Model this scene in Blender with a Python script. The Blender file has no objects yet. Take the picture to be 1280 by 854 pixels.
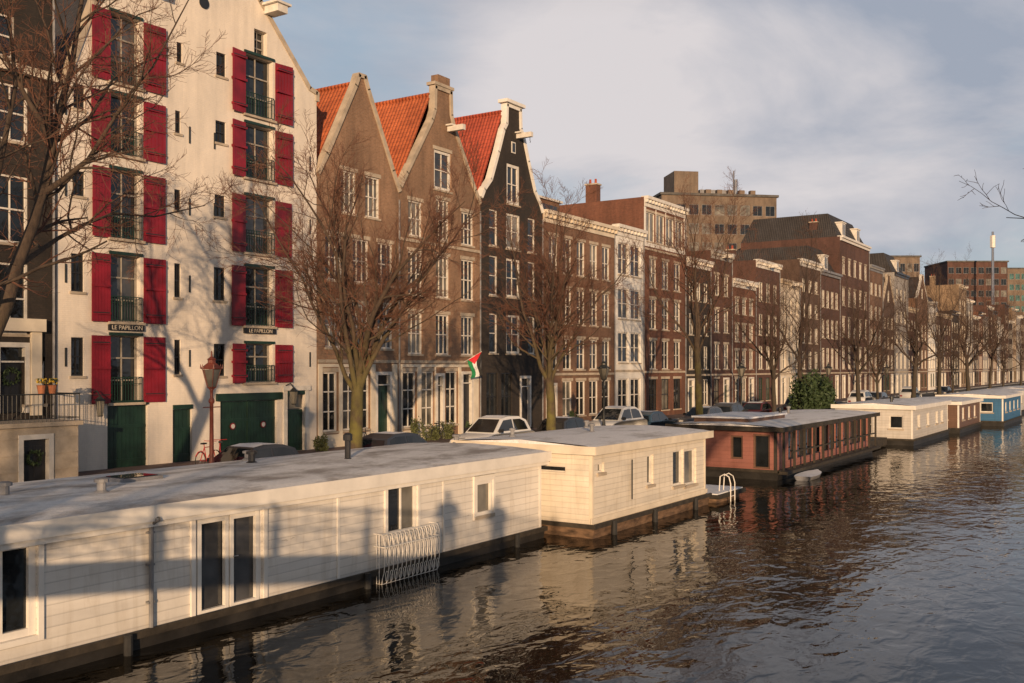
import bpy, math, random
from mathutils import Vector, Matrix
from mathutils.geometry import tessellate_polygon
R=random.Random(7)
TH=math.radians(33.1); C=math.cos(TH); S=math.sin(TH); F=1244.4; CZ=5.2
def W(px,py,Y):
    u=(px-640)/F; t=Y/(S-u*C)
    return t*(C+u*S), CZ-(py-460)*t/F
def WX(px,Y): return W(px,0,Y)[0]
FY=33.9; ST=1.2
# ---------------------------------------------------------------- materials
def newmat(n):
    m=bpy.data.materials.new(n); m.use_nodes=True
    nt=m.node_tree; b=nt.nodes['Principled BSDF']
    return m,nt,b
def N(nt,t,**k):
    n=nt.nodes.new(t)
    for a,v in k.items(): setattr(n,a,v)
    return n
def c4(c): return (c[0],c[1],c[2],1)
def pos(nt,scale=None):
    g=N(nt,'ShaderNodeNewGeometry')
    if scale is None: return g.outputs['Position']
    m=N(nt,'ShaderNodeMapping'); m.inputs['Scale'].default_value=scale
    nt.links.new(g.outputs['Position'],m.inputs['Vector']); return m.outputs['Vector']
def noise(nt,vec,sc,det=4,rough=.55,dist=0):
    n=N(nt,'ShaderNodeTexNoise'); n.inputs['Scale'].default_value=sc; n.inputs['Detail'].default_value=det
    n.inputs['Roughness'].default_value=rough; n.inputs['Distortion'].default_value=dist
    nt.links.new(vec,n.inputs['Vector']); return n.outputs['Fac']
def ramp(nt,fac,a,b,ca,cb):
    r=N(nt,'ShaderNodeValToRGB'); r.color_ramp.elements[0].position=a; r.color_ramp.elements[1].position=b
    r.color_ramp.elements[0].color=c4(ca); r.color_ramp.elements[1].color=c4(cb)
    nt.links.new(fac,r.inputs['Fac']); return r.outputs['Color']
def mix(nt,fac,a,b,mode='MIX'):
    m=N(nt,'ShaderNodeMixRGB',blend_type=mode)
    for s,i in ((fac,0),(a,1),(b,2)):
        if isinstance(s,(int,float)): m.inputs[i].default_value=s
        elif isinstance(s,tuple): m.inputs[i].default_value=c4(s)
        else: nt.links.new(s,m.inputs[i])
    return m.outputs[0]
def bump(nt,b,h,st=.5,dist=.02):
    n=N(nt,'ShaderNodeBump'); n.inputs['Strength'].default_value=st; n.inputs['Distance'].default_value=dist
    nt.links.new(h,n.inputs['Height']); nt.links.new(n.outputs['Normal'],b.inputs['Normal'])
def M(n,col,rough=.7,var=.2,ns=2.0,bs=0,bd=.01,metal=0.0,stretch=(1,1,1)):
    m,nt,b=newmat(n)
    p=pos(nt,stretch); f=noise(nt,p,ns,6)
    c=ramp(nt,f,.3,.7,tuple(x*(1-var) for x in col),tuple(min(1,x*(1+var)) for x in col))
    nt.links.new(c,b.inputs['Base Color']); b.inputs['Roughness'].default_value=rough; b.inputs['Metallic'].default_value=metal
    if bs: bump(nt,b,noise(nt,p,bs,5),.6,bd)
    return m
def mth(nt,op,a,b=None):
    n=N(nt,'ShaderNodeMath',operation=op)
    for s,i in ((a,0),(b,1)):
        if s is None: continue
        if isinstance(s,(int,float)): n.inputs[i].default_value=s
        else: nt.links.new(s,n.inputs[i])
    return n.outputs[0]
def brick(n,c1,c2,mort,grime=.45,fine=(.78,1.14),bd=.015):
    m,nt,b=newmat(n)
    g=pos(nt); s=N(nt,'ShaderNodeSeparateXYZ'); nt.links.new(g,s.inputs[0])
    xy=mth(nt,'ADD',s.outputs[0],s.outputs[1])
    cb=N(nt,'ShaderNodeCombineXYZ'); nt.links.new(xy,cb.inputs[0]); nt.links.new(s.outputs[2],cb.inputs[1])
    t=N(nt,'ShaderNodeTexBrick'); nt.links.new(cb.outputs[0],t.inputs['Vector'])
    t.inputs['Color1'].default_value=c4(c1); t.inputs['Color2'].default_value=c4(c2); t.inputs['Mortar'].default_value=c4(mort)
    t.inputs['Scale'].default_value=1; t.inputs['Brick Width'].default_value=.22; t.inputs['Row Height'].default_value=.075
    t.inputs['Mortar Size'].default_value=.008; t.inputs['Bias'].default_value=-.1
    big=noise(nt,pos(nt,(1,1,.5)),.55,7,.65)
    gr=ramp(nt,big,.3,.75,(1-grime,)*3,(1.15,1.12,1.08))
    c=mix(nt,1.0,t.outputs['Color'],gr,'MULTIPLY')
    streak=ramp(nt,noise(nt,pos(nt,(2.5,2.5,.2)),1.2,5,.6),.42,.75,(1.03,1.03,1.03),(1-grime*.5,)*3)
    c=mix(nt,1.0,c,streak,'MULTIPLY')
    fn=ramp(nt,noise(nt,g,9,4,.7),.25,.75,(fine[0],fine[0],fine[0]*1.02),(fine[1],fine[1]*.98,fine[1]*.96))
    c=mix(nt,1.0,c,fn,'MULTIPLY')
    nt.links.new(c,b.inputs['Base Color']); b.inputs['Roughness'].default_value=.85
    inv=mth(nt,'SUBTRACT',1.0,t.outputs['Fac'])
    h=mth(nt,'ADD',inv,noise(nt,g,6,4))
    bump(nt,b,h,.5,bd)
    return m
def siding(n,col,wear,pitch=.19,wearamt=.7,grey=(.3,.26,.22)):
    m,nt,b=newmat(n)
    g=pos(nt); s=N(nt,'ShaderNodeSeparateXYZ'); nt.links.new(g,s.inputs[0])
    fr=mth(nt,'FRACT',mth(nt,'DIVIDE',s.outputs[2],pitch))
    groove=N(nt,'ShaderNodeMapRange',interpolation_type='SMOOTHSTEP'); nt.links.new(fr,groove.inputs[0]); groove.inputs[1].default_value=.2; groove.inputs[2].default_value=.0; groove.inputs[3].default_value=0; groove.inputs[4].default_value=1
    base=ramp(nt,noise(nt,pos(nt,(.23,.27,.9)),2.3,7,.65,.6),.3,.72,tuple(x*.84 for x in col),tuple(min(.9,x*1.06) for x in col))
    cell=N(nt,'ShaderNodeTexWhiteNoise',noise_dimensions='1D'); nt.links.new(mth(nt,'FLOOR',mth(nt,'DIVIDE',s.outputs[2],pitch)),cell.inputs['W'])
    bt=ramp(nt,cell.outputs['Value'],0,1,(.93,.93,.94),(1.03,1.02,1.01))
    base=mix(nt,1.0,base,bt,'MULTIPLY')
    w=noise(nt,pos(nt,(.83,.91,4.3)),1.3,8,.72,.3)
    wm=ramp(nt,w,wearamt,wearamt+.03,(0,0,0),(1,1,1))
    c=mix(nt,wm,base,grey)
    streak=ramp(nt,noise(nt,pos(nt,(1.37,1.53,.17)),1.9,7,.68,1.2),.5,.8,(1,1,1),(.76,.72,.66))
    c=mix(nt,1.0,c,streak,'MULTIPLY')
    low=N(nt,'ShaderNodeMapRange'); nt.links.new(s.outputs[2],low.inputs[0]); low.inputs[1].default_value=.35; low.inputs[2].default_value=.95; low.inputs[3].default_value=.55; low.inputs[4].default_value=0
    c=mix(nt,mth(nt,'MULTIPLY',low.outputs[0],noise(nt,pos(nt,(1.5,1.5,.6)),2,6,.7)),c,tuple(x*.4 for x in col))
    c=mix(nt,mth(nt,'MULTIPLY',groove.outputs[0],.42),c,tuple(x*.35 for x in col))
    nt.links.new(c,b.inputs['Base Color']); b.inputs['Roughness'].default_value=.55
    bump(nt,b,mth(nt,'ADD',fr,mth(nt,'MULTIPLY',noise(nt,g,25,3),.1)),.5,.012)
    return m
def glassm(n,col=(.012,.014,.016),var=1.0,rough=.03):
    m,nt,b=newmat(n)
    g=pos(nt)
    f=noise(nt,g,.9,3)
    c=ramp(nt,f,.35,.7,tuple(x*.6 for x in col),tuple(x*(1+var) for x in col))
    nt.links.new(c,b.inputs['Base Color']); b.inputs['Roughness'].default_value=rough
    bump(nt,b,noise(nt,g,1.6,2),.25,.02)
    return m
def tiles(n,c1,c2):
    m,nt,b=newmat(n)
    g=pos(nt); s=N(nt,'ShaderNodeSeparateXYZ'); nt.links.new(g,s.inputs[0])
    fy=mth(nt,'FRACT',mth(nt,'DIVIDE',s.outputs[1],.24)); fz=mth(nt,'FRACT',mth(nt,'DIVIDE',s.outputs[2],.26))
    c=ramp(nt,noise(nt,g,3.5,7,.75),.3,.72,c1,c2)
    c=mix(nt,1.0,c,ramp(nt,noise(nt,g,.6,6,.7),.35,.7,(.6,.55,.5),(1.1,1.1,1.1)),'MULTIPLY')
    dk=mth(nt,'MAXIMUM',mth(nt,'LESS_THAN',fy,.16),mth(nt,'LESS_THAN',fz,.14))
    c=mix(nt,mth(nt,'MULTIPLY',dk,.45),c,tuple(x*.35 for x in c1))
    nt.links.new(c,b.inputs['Base Color']); b.inputs['Roughness'].default_value=.75
    hh=mth(nt,'ADD',mth(nt,'SINE',mth(nt,'MULTIPLY',s.outputs[1],6.283/.24)),fz)
    bump(nt,b,hh,.7,.04)
    return m
def frost(n,lo=(.36,.32,.29),hi=(.84,.81,.78),a=.36,b_=.56):
    m,nt,b=newmat(n)
    g=pos(nt)
    f=noise(nt,pos(nt,(.5,1,1)),1.1,9,.66,.3)
    c=ramp(nt,f,a,b_,lo,hi)
    c=mix(nt,1.0,c,ramp(nt,noise(nt,g,14,4,.7),.3,.7,(.84,.84,.85),(1.05,1.05,1.05)),'MULTIPLY')
    nt.links.new(c,b.inputs['Base Color']); b.inputs['Roughness'].default_value=.8
    bump(nt,b,mth(nt,'ADD',f,mth(nt,'MULTIPLY',noise(nt,g,30,3),.25)),.9,.08)
    return m
m_white=M('white_paint',(.66,.62,.56),.5,.15,3)
m_bwhite=M('boat_white_paint',(.76,.72,.66),.5,.1,2)
m_cream=M('cream_paint',(.68,.6,.48),.6,.15,1.5)
m_stone=M('sandstone',(.42,.35,.27),.85,.25,2,12,.01)
m_green=M('green_paint',(.01,.032,.02),.4,.35,2)
m_red=M('red_shutter_paint',(.2,.008,.018),.5,.35,1.3)
m_black=M('black_paint',(.018,.018,.02),.4,.3,3)
m_iron=M('wrought_iron',(.02,.022,.022),.5,.3,5)
m_ried=M('lamp_red_oxide_paint',(.2,.05,.03),.5,.3,5)
m_glass=glassm('window_glass')
m_curt=glassm('curtained_glass',(.13,.12,.1),.9,.12)
m_blind=glassm('blind_glass',(.05,.05,.052),1.0,.06)
m_wh=brick('whitewashed_masonry',(.77,.71,.63),(.75,.69,.61),(.73,.67,.59),.2,(.95,1.03),.006)
m_dark=brick('dark_brick',(.035,.028,.024),(.05,.038,.03),(.03,.025,.02))
m_gb=brick('tan_brown_brick',(.35,.205,.125),(.28,.16,.095),(.32,.24,.175))
m_gb2=brick('brown_brick',(.24,.125,.075),(.18,.09,.055),(.23,.17,.13))
m_rb=brick('red_brown_brick',(.23,.085,.052),(.17,.062,.038),(.2,.13,.09))
m_rb2=brick('plum_brick',(.13,.056,.043),(.095,.04,.032),(.13,.09,.07))
m_rb3=brick('umber_brick',(.13,.075,.052),(.1,.055,.04),(.13,.1,.08))
m_yb=brick('yellow_brick',(.34,.235,.145),(.28,.19,.115),(.3,.24,.18))
m_gy=M('grey_plaster',(.3,.28,.26),.8,.2,1,10,.01)
m_wp=M('white_plaster',(.72,.69,.64),.7,.12,1,10,.01)
m_cp=M('cream_plaster',(.62,.54,.43),.7,.15,1,10,.01)
m_tile=tiles('orange_roof_tiles',(.4,.09,.03),(.72,.2,.07))
m_tile2=tiles('red_roof_tiles',(.36,.06,.03),(.62,.12,.06))
m_slate=tiles('slate_roof_tiles',(.03,.028,.03),(.07,.062,.06))
m_flat=M('bitumen_roof',(.09,.085,.08),.9,.4,1)
m_frost=frost('frosted_boat_roof')
m_frost2=frost('snowy_boat_roof',(.5,.47,.44),(.85,.83,.82),.32,.5)
m_sid=siding('white_weatherboard',(.78,.74,.68),.7,.19,.67)
m_sid2=siding('cream_weatherboard',(.78,.71,.6),.7,.17,.75)
m_sid3=siding('pink_weatherboard',(.34,.14,.11),.7,.18,.66,(.25,.18,.15))
m_sid4=siding('grey_weatherboard',(.6,.57,.53),.7,.18,.7)
m_sid5=siding('brown_weatherboard',(.16,.09,.06),.7,.18,.7)
m_sid6=siding('blue_weatherboard',(.04,.15,.3),.7,.18,.8)
m_hull=M('black_hull',(.022,.02,.018),.55,.6,1.5,8,.02)
m_hull2=M('rusty_hull',(.14,.085,.05),.75,.7,2.2,8,.02,stretch=(1,1,3))
m_plank=M('dark_planks',(.035,.028,.02),.8,.5,3,10,.02)
m_asph=M('asphalt',(.06,.058,.056),.9,.25,1.5,30,.01)
m_pave=brick('pavement_clinker',(.2,.13,.11),(.16,.11,.1),(.12,.1,.09))
m_kerb=M('granite_kerb',(.3,.29,.28),.8,.2,6)
m_ground=M('ground_soil',(.16,.14,.12),.95,.3,.3,3,.02)
m_quay=brick('quay_wall_brick',(.1,.065,.05),(.07,.05,.04),(.1,.09,.08),.6)
m_snow=M('snow',(.8,.8,.82),.7,.08,2,8,.02)
m_mortar=M('lead_grey',(.2,.2,.21),.6,.3,3)
m_rubber=M('tyre_rubber',(.02,.02,.02),.8,.3,8)
m_chrome=M('galvanised_steel',(.35,.35,.36),.35,.2,8,metal=.8)
def barkm(n,a,bq,moss):
    m,nt,b=newmat(n); g=pos(nt)
    c=ramp(nt,noise(nt,pos(nt,(1,1,.35)),7,6,.7),.3,.7,a,bq)
    s=N(nt,'ShaderNodeSeparateXYZ'); nt.links.new(g,s.inputs[0])
    mr=N(nt,'ShaderNodeMapRange'); nt.links.new(s.outputs[2],mr.inputs[0]); mr.inputs[1].default_value=3.0; mr.inputs[2].default_value=7; mr.inputs[3].default_value=.9; mr.inputs[4].default_value=0
    f=mth(nt,'MULTIPLY',mr.outputs[0],ramp(nt,noise(nt,g,2.2,5),.35,.6,(.1,)*3,(1,)*3))
    c=mix(nt,f,c,moss)
    nt.links.new(c,b.inputs['Base Color']); b.inputs['Roughness'].default_value=.9
    bump(nt,b,noise(nt,pos(nt,(1,1,.3)),14,5,.7),.9,.03)
    return m
m_bark=barkm('elm_bark',(.035,.024,.018),(.1,.068,.046),(.14,.125,.03))
m_bark2=barkm('far_bark',(.03,.022,.018),(.075,.05,.036),(.05,.045,.03))
m_twig=M('twig_bark',(.13,.058,.036),.85,.3,2)
m_twig2=M('far_twig_bark',(.07,.038,.026),.85,.3,2)
# ---------------------------------------------------------------- mesh helpers
class Part:
    def __init__(s,mat,smooth=False): s.V=[];s.F=[];s.mat=mat;s.smooth=smooth
    def add(s,vs,fs):
        o=len(s.V); s.V+= [tuple(v) for v in vs]; s.F+=[tuple(i+o for i in f) for f in fs]
    def quad(s,*p): s.add(p,[tuple(range(len(p)))])
    def box(s,x0,x1,y0,y1,z0,z1):
        s.add([(x0,y0,z0),(x1,y0,z0),(x1,y1,z0),(x0,y1,z0),(x0,y0,z1),(x1,y0,z1),(x1,y1,z1),(x0,y1,z1)],
              [(0,3,2,1),(4,5,6,7),(0,1,5,4),(1,2,6,5),(2,3,7,6),(3,0,4,7)])
    def mbox(s,mf,a0,a1,b0,b1,d0,d1):
        s.add([mf(a0,b0,d0),mf(a1,b0,d0),mf(a1,b0,d1),mf(a0,b0,d1),mf(a0,b1,d0),mf(a1,b1,d0),mf(a1,b1,d1),mf(a0,b1,d1)],
              [(0,3,2,1),(4,5,6,7),(0,1,5,4),(1,2,6,5),(2,3,7,6),(3,0,4,7)])
    def tube(s,pts,rads,n=6,cap=False):
        if not isinstance(rads,(list,tuple)): rads=[rads]*len(pts)
        P=[Vector(p) for p in pts]; d0=(P[-1]-P[0])
        if d0.length<1e-6: d0=P[1]-P[0]
        d0.normalize(); ref=Vector((0,0,1)) if abs(d0.z)<.8 else Vector((1,0,0))
        vs=[]
        for i,p in enumerate(P):
            t=(P[min(i+1,len(P)-1)]-P[max(i-1,0)])
            if t.length<1e-7: t=d0
            t.normalize(); u=t.cross(ref)
            if u.length<1e-3: u=t.cross(Vector((0,1,0)))
            u.normalize(); v=t.cross(u)
            for k in range(n):
                a=6.28318*k/n; vs.append(p+(u*math.cos(a)+v*math.sin(a))*rads[i])
        fs=[(i*n+k,i*n+(k+1)%n,(i+1)*n+(k+1)%n,(i+1)*n+k) for i in range(len(P)-1) for k in range(n)]
        if cap: fs+= [tuple(range(n)),tuple((len(P)-1)*n+k for k in range(n))]
        s.add(vs,fs)
    def lathe(s,prof,c,n=12):
        vs=[];
        for r,z in prof:
            for k in range(n):
                a=6.28318*k/n; vs.append((c[0]+r*math.cos(a),c[1]+r*math.sin(a),c[2]+z))
        fs=[(i*n+k,i*n+(k+1)%n,(i+1)*n+(k+1)%n,(i+1)*n+k) for i in range(len(prof)-1) for k in range(n)]
        fs+=[tuple(range(n)),tuple((len(prof)-1)*n+k for k in range(n))]
        s.add(vs,fs)
    def disc(s,c,r,axis,th,n=20):
        c=Vector(c); a=Vector(axis).normalized(); s.tube([c-a*th/2,c+a*th/2],r,n,True)
class G:
    def __init__(s,name,o=(0,0,0)): s.name=name;s.o=Vector(o);s.parts={};s.extra=[]
    def p(s,n,mat,smooth=False):
        k=(n,mat.name)
        if k not in s.parts: s.parts[k]=Part(mat,smooth)
        return s.parts[k]
    def done(s,rz=0):
        e=bpy.data.objects.new(s.name,None); e.empty_display_size=.3; bpy.context.collection.objects.link(e); e.location=s.o
        for (n,_),P in s.parts.items():
            if not P.V: continue
            me=bpy.data.meshes.new(n); me.from_pydata([(v[0]-s.o.x,v[1]-s.o.y,v[2]-s.o.z) for v in P.V],[],P.F)
            me.materials.append(P.mat)
            if P.smooth: me.polygons.foreach_set('use_smooth',[True]*len(me.polygons))
            me.update()
            ob=bpy.data.objects.new(n,me); bpy.context.collection.objects.link(ob); ob.parent=e
        for ob in s.extra: ob.parent=e; ob.location=ob.location-s.o
        e.rotation_euler=(0,0,rz)
        return e
def single(name,P):
    me=bpy.data.meshes.new(name); me.from_pydata(P.V,[],P.F); me.materials.append(P.mat); me.update()
    if P.smooth: me.polygons.foreach_set('use_smooth',[True]*len(me.polygons))
    ob=bpy.data.objects.new(name,me); bpy.context.collection.objects.link(ob); return ob
def panel(P,mf,outline,holes,depth=.2):
    loops=[[Vector((a,b,0)) for a,b in outline]]
    for a0,a1,b0,b1 in holes: loops.append([Vector((a0,b0,0)),Vector((a0,b1,0)),Vector((a1,b1,0)),Vector((a1,b0,0))])
    flat=[v for l in loops for v in l]
    tris=tessellate_polygon(loops)
    P.add([mf(v.x,v.y,0) for v in flat],[tuple(t) for t in tris])
    for a0,a1,b0,b1 in holes:
        q=[(a0,b0),(a1,b0),(a1,b1),(a0,b1)]
        for i in range(4):
            u,v=q[i],q[(i+1)%4]
            P.quad(mf(u[0],u[1],0),mf(v[0],v[1],0),mf(v[0],v[1],depth),mf(u[0],u[1],depth))
def window(g,mf,a0,a1,b0,b1,fm=None,nv=1,nh=1,fw=.07,sill=True,depth=.14,gm=None,lintel=None):
    fm=fm or m_white; f=g.p('window_frames',fm); e=.003
    d0,d1=depth-.07,depth+.03
    f.mbox(mf,a0+e,a0+fw,b0+e,b1-e,d0,d1); f.mbox(mf,a1-fw,a1-e,b0+e,b1-e,d0,d1)
    f.mbox(mf,a0+fw,a1-fw,b0+e,b0+fw,d0+.002,d1); f.mbox(mf,a0+fw,a1-fw,b1-fw,b1-e,d0+.002,d1)
    for i in range(nv):
        c=a0+(a1-a0)*(i+1)/(nv+1); f.mbox(mf,c-.018,c+.018,b0+fw,b1-fw,d0+.025,d1)
    for i in range(nh):
        c=b0+(b1-b0)*(i+1)/(nh+1); f.mbox(mf,a0+fw,a1-fw,c-.03,c+.03,d0+.012,d1)
    if gm is None: gm=R.choices([m_glass,m_curt,m_blind],[.6,.2,.2])[0]
    q=g.p('window_glass',gm); j=lambda: R.uniform(-.012,.012)
    q.quad(mf(a0+.01,b0+.01,depth+.01+j()),mf(a1-.01,b0+.01,depth+.01+j()),mf(a1-.01,b1-.01,depth+.01+j()),mf(a0+.01,b1-.01,depth+.01+j()))
    if sill: g.p('sills',m_stone).mbox(mf,a0-.07,a1+.07,b0-.1,b0-.003,-.06,.02)
    if lintel: g.p('lintels',lintel).mbox(mf,a0-.1,a1+.1,b1+.003,b1+.2,-.02,.02)
def fmap(Y): return lambda a,b,d:(a,Y+d,b)
def emap(X): return lambda a,b,d:(X+d,a,b)
def door(g,mf,a0,a1,b0,b1,mat,depth=.18,trans=True):
    z=b1-(.55 if trans else 0)
    p=g.p('door',mat); p.mbox(mf,a0+.07,a1-.07,b0+.02,z-.06,depth-.02,depth+.05)
    w=a1-a0
    for (u0,u1) in ((.2,.46),(.54,.8)):
        p.mbox(mf,a0+w*u0,a0+w*u1,b0+.25,b0+.95,depth-.04,depth)
        p.mbox(mf,a0+w*u0,a0+w*u1,b0+1.1,z-.3,depth-.04,depth)
    f=g.p('door_frame',m_white); f.mbox(mf,a0-.1,a0+.07,b0,b1+.1,-.05,depth+.03); f.mbox(mf,a1-.07,a1+.1,b0,b1+.1,-.05,depth+.03)
    f.mbox(mf,a0+.07,a1-.07,b1-.07,b1+.1,-.047,depth+.03)
    if trans:
        f.mbox(mf,a0+.07,a1-.07,z-.06,z,.0,depth+.03)
        g.p('window_glass',m_glass).quad(mf(a0+.07,z,depth),mf(a1-.07,z,depth),mf(a1-.07,b1-.07,depth),mf(a0+.07,b1-.07,depth))
def gable_trim(P,mf,pts,w=.22,out=.1):
    for (a,b),(c,d) in zip(pts,pts[1:]):
        L=math.hypot(c-a,d-b)
        if L<.05: continue
        tx,tz=(c-a)/L,(d-b)/L; nx,nz=-tz,tx
        if nz<0 or (abs(nz)<1e-6): nx,nz=-nx,-nz
        q=[(a-tx*.03-nx*.14,b-tz*.03-nz*.14),(c+tx*.03-nx*.14,d+tz*.03-nz*.14),(c+tx*.03+nx*.08,d+tz*.03+nz*.08),(a-tx*.03+nx*.08,b-tz*.03+nz*.08)]
        P.add([mf(x,z,-out) for x,z in q]+[mf(x,z,w+.1) for x,z in q],[(0,1,2,3),(7,6,5,4),(0,4,5,1),(1,5,6,2),(2,6,7,3),(3,7,4,0)])
def hoist(g,x,z,mat=None):
    p=g.p('hoist_beam',mat or m_white)
    p.box(x-.13,x+.13,FY-1.1,FY-.01,z,z+.3); p.box(x-.3,x+.3,FY-.45,FY-.02,z+.3,z+.38)
    h=g.p('hoist_hook',m_iron); h.tube([(x,FY-.95,z),(x,FY-.95,z-.22),(x+.06,FY-.95,z-.3),(x,FY-.95,z-.36)],.02,5)
def house(name,x0,x1,top,wall,wins,doors=(),roof='flat',rmat=None,depth=13,Y=FY,trim=None,cornice=m_white,plinth=None,band=None,chimneys=(),gf=None,lintel=None):
    g=G(name,((x0+x1)/2,Y,ST)); mf=fmap(Y)
    out=[(x0,ST-.1),(x1,ST-.1)]+[p for p in reversed(top)]
    holes=[(w[0],w[1],w[2],w[3]) for w in wins]+[(d[0],d[1],d[2],d[3]) for d in doors]
    panel(g.p('walls',wall),mf,out,holes)
    zl,zr=top[0][1],top[-1][1]
    wp=g.p('walls',wall)
    wp.quad((x0,Y,ST-.1),(x0,Y+depth,ST-.1),(x0,Y+depth,zl),(x0,Y,zl)); wp.quad((x1,Y,ST-.1),(x1,Y+depth,ST-.1),(x1,Y+depth,zr),(x1,Y,zr))
    wp.quad((x0,Y+depth,ST-.1),(x1,Y+depth,ST-.1),(x1,Y+depth,zr),(x0,Y+depth,zl))
    for w in wins:
        o=dict(w[4]) if len(w)>4 else {}
        window(g,mf,w[0],w[1],w[2],w[3],lintel=lintel,**o)
    for d in doors: door(g,mf,*d)
    rp=g.p('roof',rmat or m_flat)
    if roof=='flat':
        rp.quad((x0,Y+.02,zl-.25),(x1,Y+.02,zl-.25),(x1,Y+depth,zl-.25),(x0,Y+depth,zl-.25))
        if cornice:
            c=g.p('cornice',cornice)
            c.box(x0+.02,x1-.02,Y-.38,Y+.25,zl-.16,zl+.08); c.box(x0+.03,x1-.03,Y-.2,Y-.004,zl-.42,zl-.163)
            c.box(x0+.04,x1-.04,Y-.08,Y-.003,zl-.72,zl-.423)
            n=int((x1-x0)/.55)
            for i in range(n+1):
                xx=x0+.15+i*(x1-x0-.3)/n; c.box(xx-.06,xx+.06,Y-.33,Y-.203,zl-.4,zl-.163)
    elif roof=='gable':
        ax,az=max(top,key=lambda p:p[1]); az-=.45
        y0=Y+.25
        rp.quad((x0,y0,zl-.1),(ax,y0,az),(ax,Y+depth,az),(x0,Y+depth,zl-.1)); rp.quad((x1,y0,zr-.1),(ax,y0,az),(ax,Y+depth,az),(x1,Y+depth,zr-.1))
        wp.quad((x0,Y+depth,zl),(x1,Y+depth,zr),(ax,Y+depth,az))
        pts=top
        for (a,b),(c,d) in zip(pts,pts[1:]):
            wp.quad((a,Y,b),(c,Y,d),(c,Y+.3,d),(a,Y+.3,b))
        wp.add([(a,Y+.3,b) for a,b in pts],[tuple(range(len(pts)))])
        g.p('ridge_tiles',rmat or m_tile).tube([(ax,y0,az+.03),(ax,Y+depth,az+.03)],.12,6)
    elif roof=='mansard':
        h=3.2
        a=[(x0,Y+.3,zl),(x1,Y+.3,zl),(x1,Y+depth,zl),(x0,Y+depth,zl)]; b=[(x0+1.3,Y+1.9,zl+h),(x1-1.3,Y+1.9,zl+h),(x1-1.3,Y+depth-1.3,zl+h),(x0+1.3,Y+depth-1.3,zl+h)]
        for i in range(4): rp.quad(a[i],a[(i+1)%4],b[(i+1)%4],b[i])
        rp.quad(*b)
        c=g.p('cornice',cornice); c.box(x0+.02,x1-.02,Y-.4,Y+.35,zl-.16,zl+.1); c.box(x0+.03,x1-.03,Y-.2,Y-.004,zl-.5,zl-.163)
        n=max(1,int((x1-x0)/5))
        for i in range(n):
            xx=x0+(i+.5)*(x1-x0)/n
            d=g.p('dormers',m_white); d.box(xx-.75,xx+.75,Y+.5,Y+2,zl+.4,zl+2.1); d.box(xx-.9,xx+.9,Y+.4,Y+2.1,zl+2.1,zl+2.25)
            g.p('window_glass',m_glass).quad((xx-.55,Y+.495,zl+.6),(xx+.55,Y+.495,zl+.6),(xx+.55,Y+.495,zl+1.95),(xx-.55,Y+.495,zl+1.95))
            d.box(xx-.03,xx+.03,Y+.47,Y+.49,zl+.6,zl+1.95)
    if trim: gable_trim(g.p('gable_coping',trim),mf,top)
    if band:
        for z in band: g.p('string_course',m_stone).mbox(mf,x0+.02,x1-.02,z,z+.16,-.07,-.004)
    for (cx,cy,cz,h) in chimneys:
        wp.box(cx-.35,cx+.35,cy-.5,cy+.5,cz,cz+h); g.p('chimney_cap',m_stone).box(cx-.42,cx+.42,cy-.57,cy+.57,cz+h,cz+h+.12)
        for k in (-.25,.25): g.p('chimney_pots',m_tile2).lathe([(.11,0),(.09,.4)],(cx,cy+k,cz+h+.12),8)
    g.p('rain_pipe',m_mortar).tube([(x1-.12,Y-.1,ST+.1),(x1-.12,Y-.1,zr-.5)],.05,6)
    return g
def rows(x0,x1,n,ww,zs,mg=.5,**o):
    r=[]
    for i in range(n):
        c=x0+mg+(x1-x0-2*mg)*(i+.5)/n
        for z0,z1 in zs: r.append((c-ww/2,c+ww/2,z0,z1,o))
    return r
def pw(a,b,t,bt,Y=FY,**o):
    xa,xb=WX(a,Y),WX(b,Y); m=(a+b)/2
    return (xa,xb,W(m,bt,Y)[1],W(m,t,Y)[1],o)
# ================================================================ warehouse
x0,x1=21.65,35.05
top=[(x0,14.9),(23.2,19.2),(27.9,25.0),(28.9,25.0),(31.5,21.7),(34.6,18.5),(x1,18.4),(x1,18.0)]
m_wf=M('weathered_window_frames',(.3,.27,.23),.6,.25,3)
DG=dict(fm=m_wf,sill=False,fw=.06,nv=1,nh=2,depth=.3)
lb=[(420,503),(320,403),(215,300),(122,196),(22,108)]; rb=[(430,478),(335,408),(248,318),(159,226),(73,148)]
wins=[];shut=[]
for i,(t,b) in enumerate(lb):
    w=pw(144,181,t,b,gm=(m_glass,m_blind,m_glass,m_glass,m_blind)[i],**DG); wins.append(w); shut.append((w,1.05))
for i,(t,b) in enumerate(rb):
    w=pw(311,345,t,b,gm=(m_glass,m_glass,m_blind,m_glass,m_glass)[i],**DG); wins.append(w); shut.append((w,1.05))
wins.append(pw(322,338,40,72,gm=m_glass,**DG))
sm=dict(fm=m_black,sill=True,fw=.06,nv=1,nh=1,gm=m_glass)
for a,b,t,bt in [(95,111,422,470),(95,111,318,365),(97,112,215,246),(98,112,107,138),(223,231,425,468),(223,231,330,372),(223,231,238,264),(224,231,140,168),
                 (272,286,430,470),(272,286,335,376),(273,286,245,272),(274,287,153,180),(275,287,68,97),(226,233,55,80)]:
    wins.append(pw(a,b,t,bt,**sm))
g=G('shuttered_warehouse',((x0+x1)/2,FY,ST)); mf=fmap(FY)
gd=[(*[WX(p,FY) for p in (140,190)],ST+.02,3.75),(*[WX(p,FY) for p in (221,245)],ST+.02,3.5),(*[WX(p,FY) for p in (280,350)],ST+.02,3.75),(*[WX(p,FY) for p in (362,384)],ST+.12,3.95)]
holes=[w[:4] for w in wins]+gd
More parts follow.
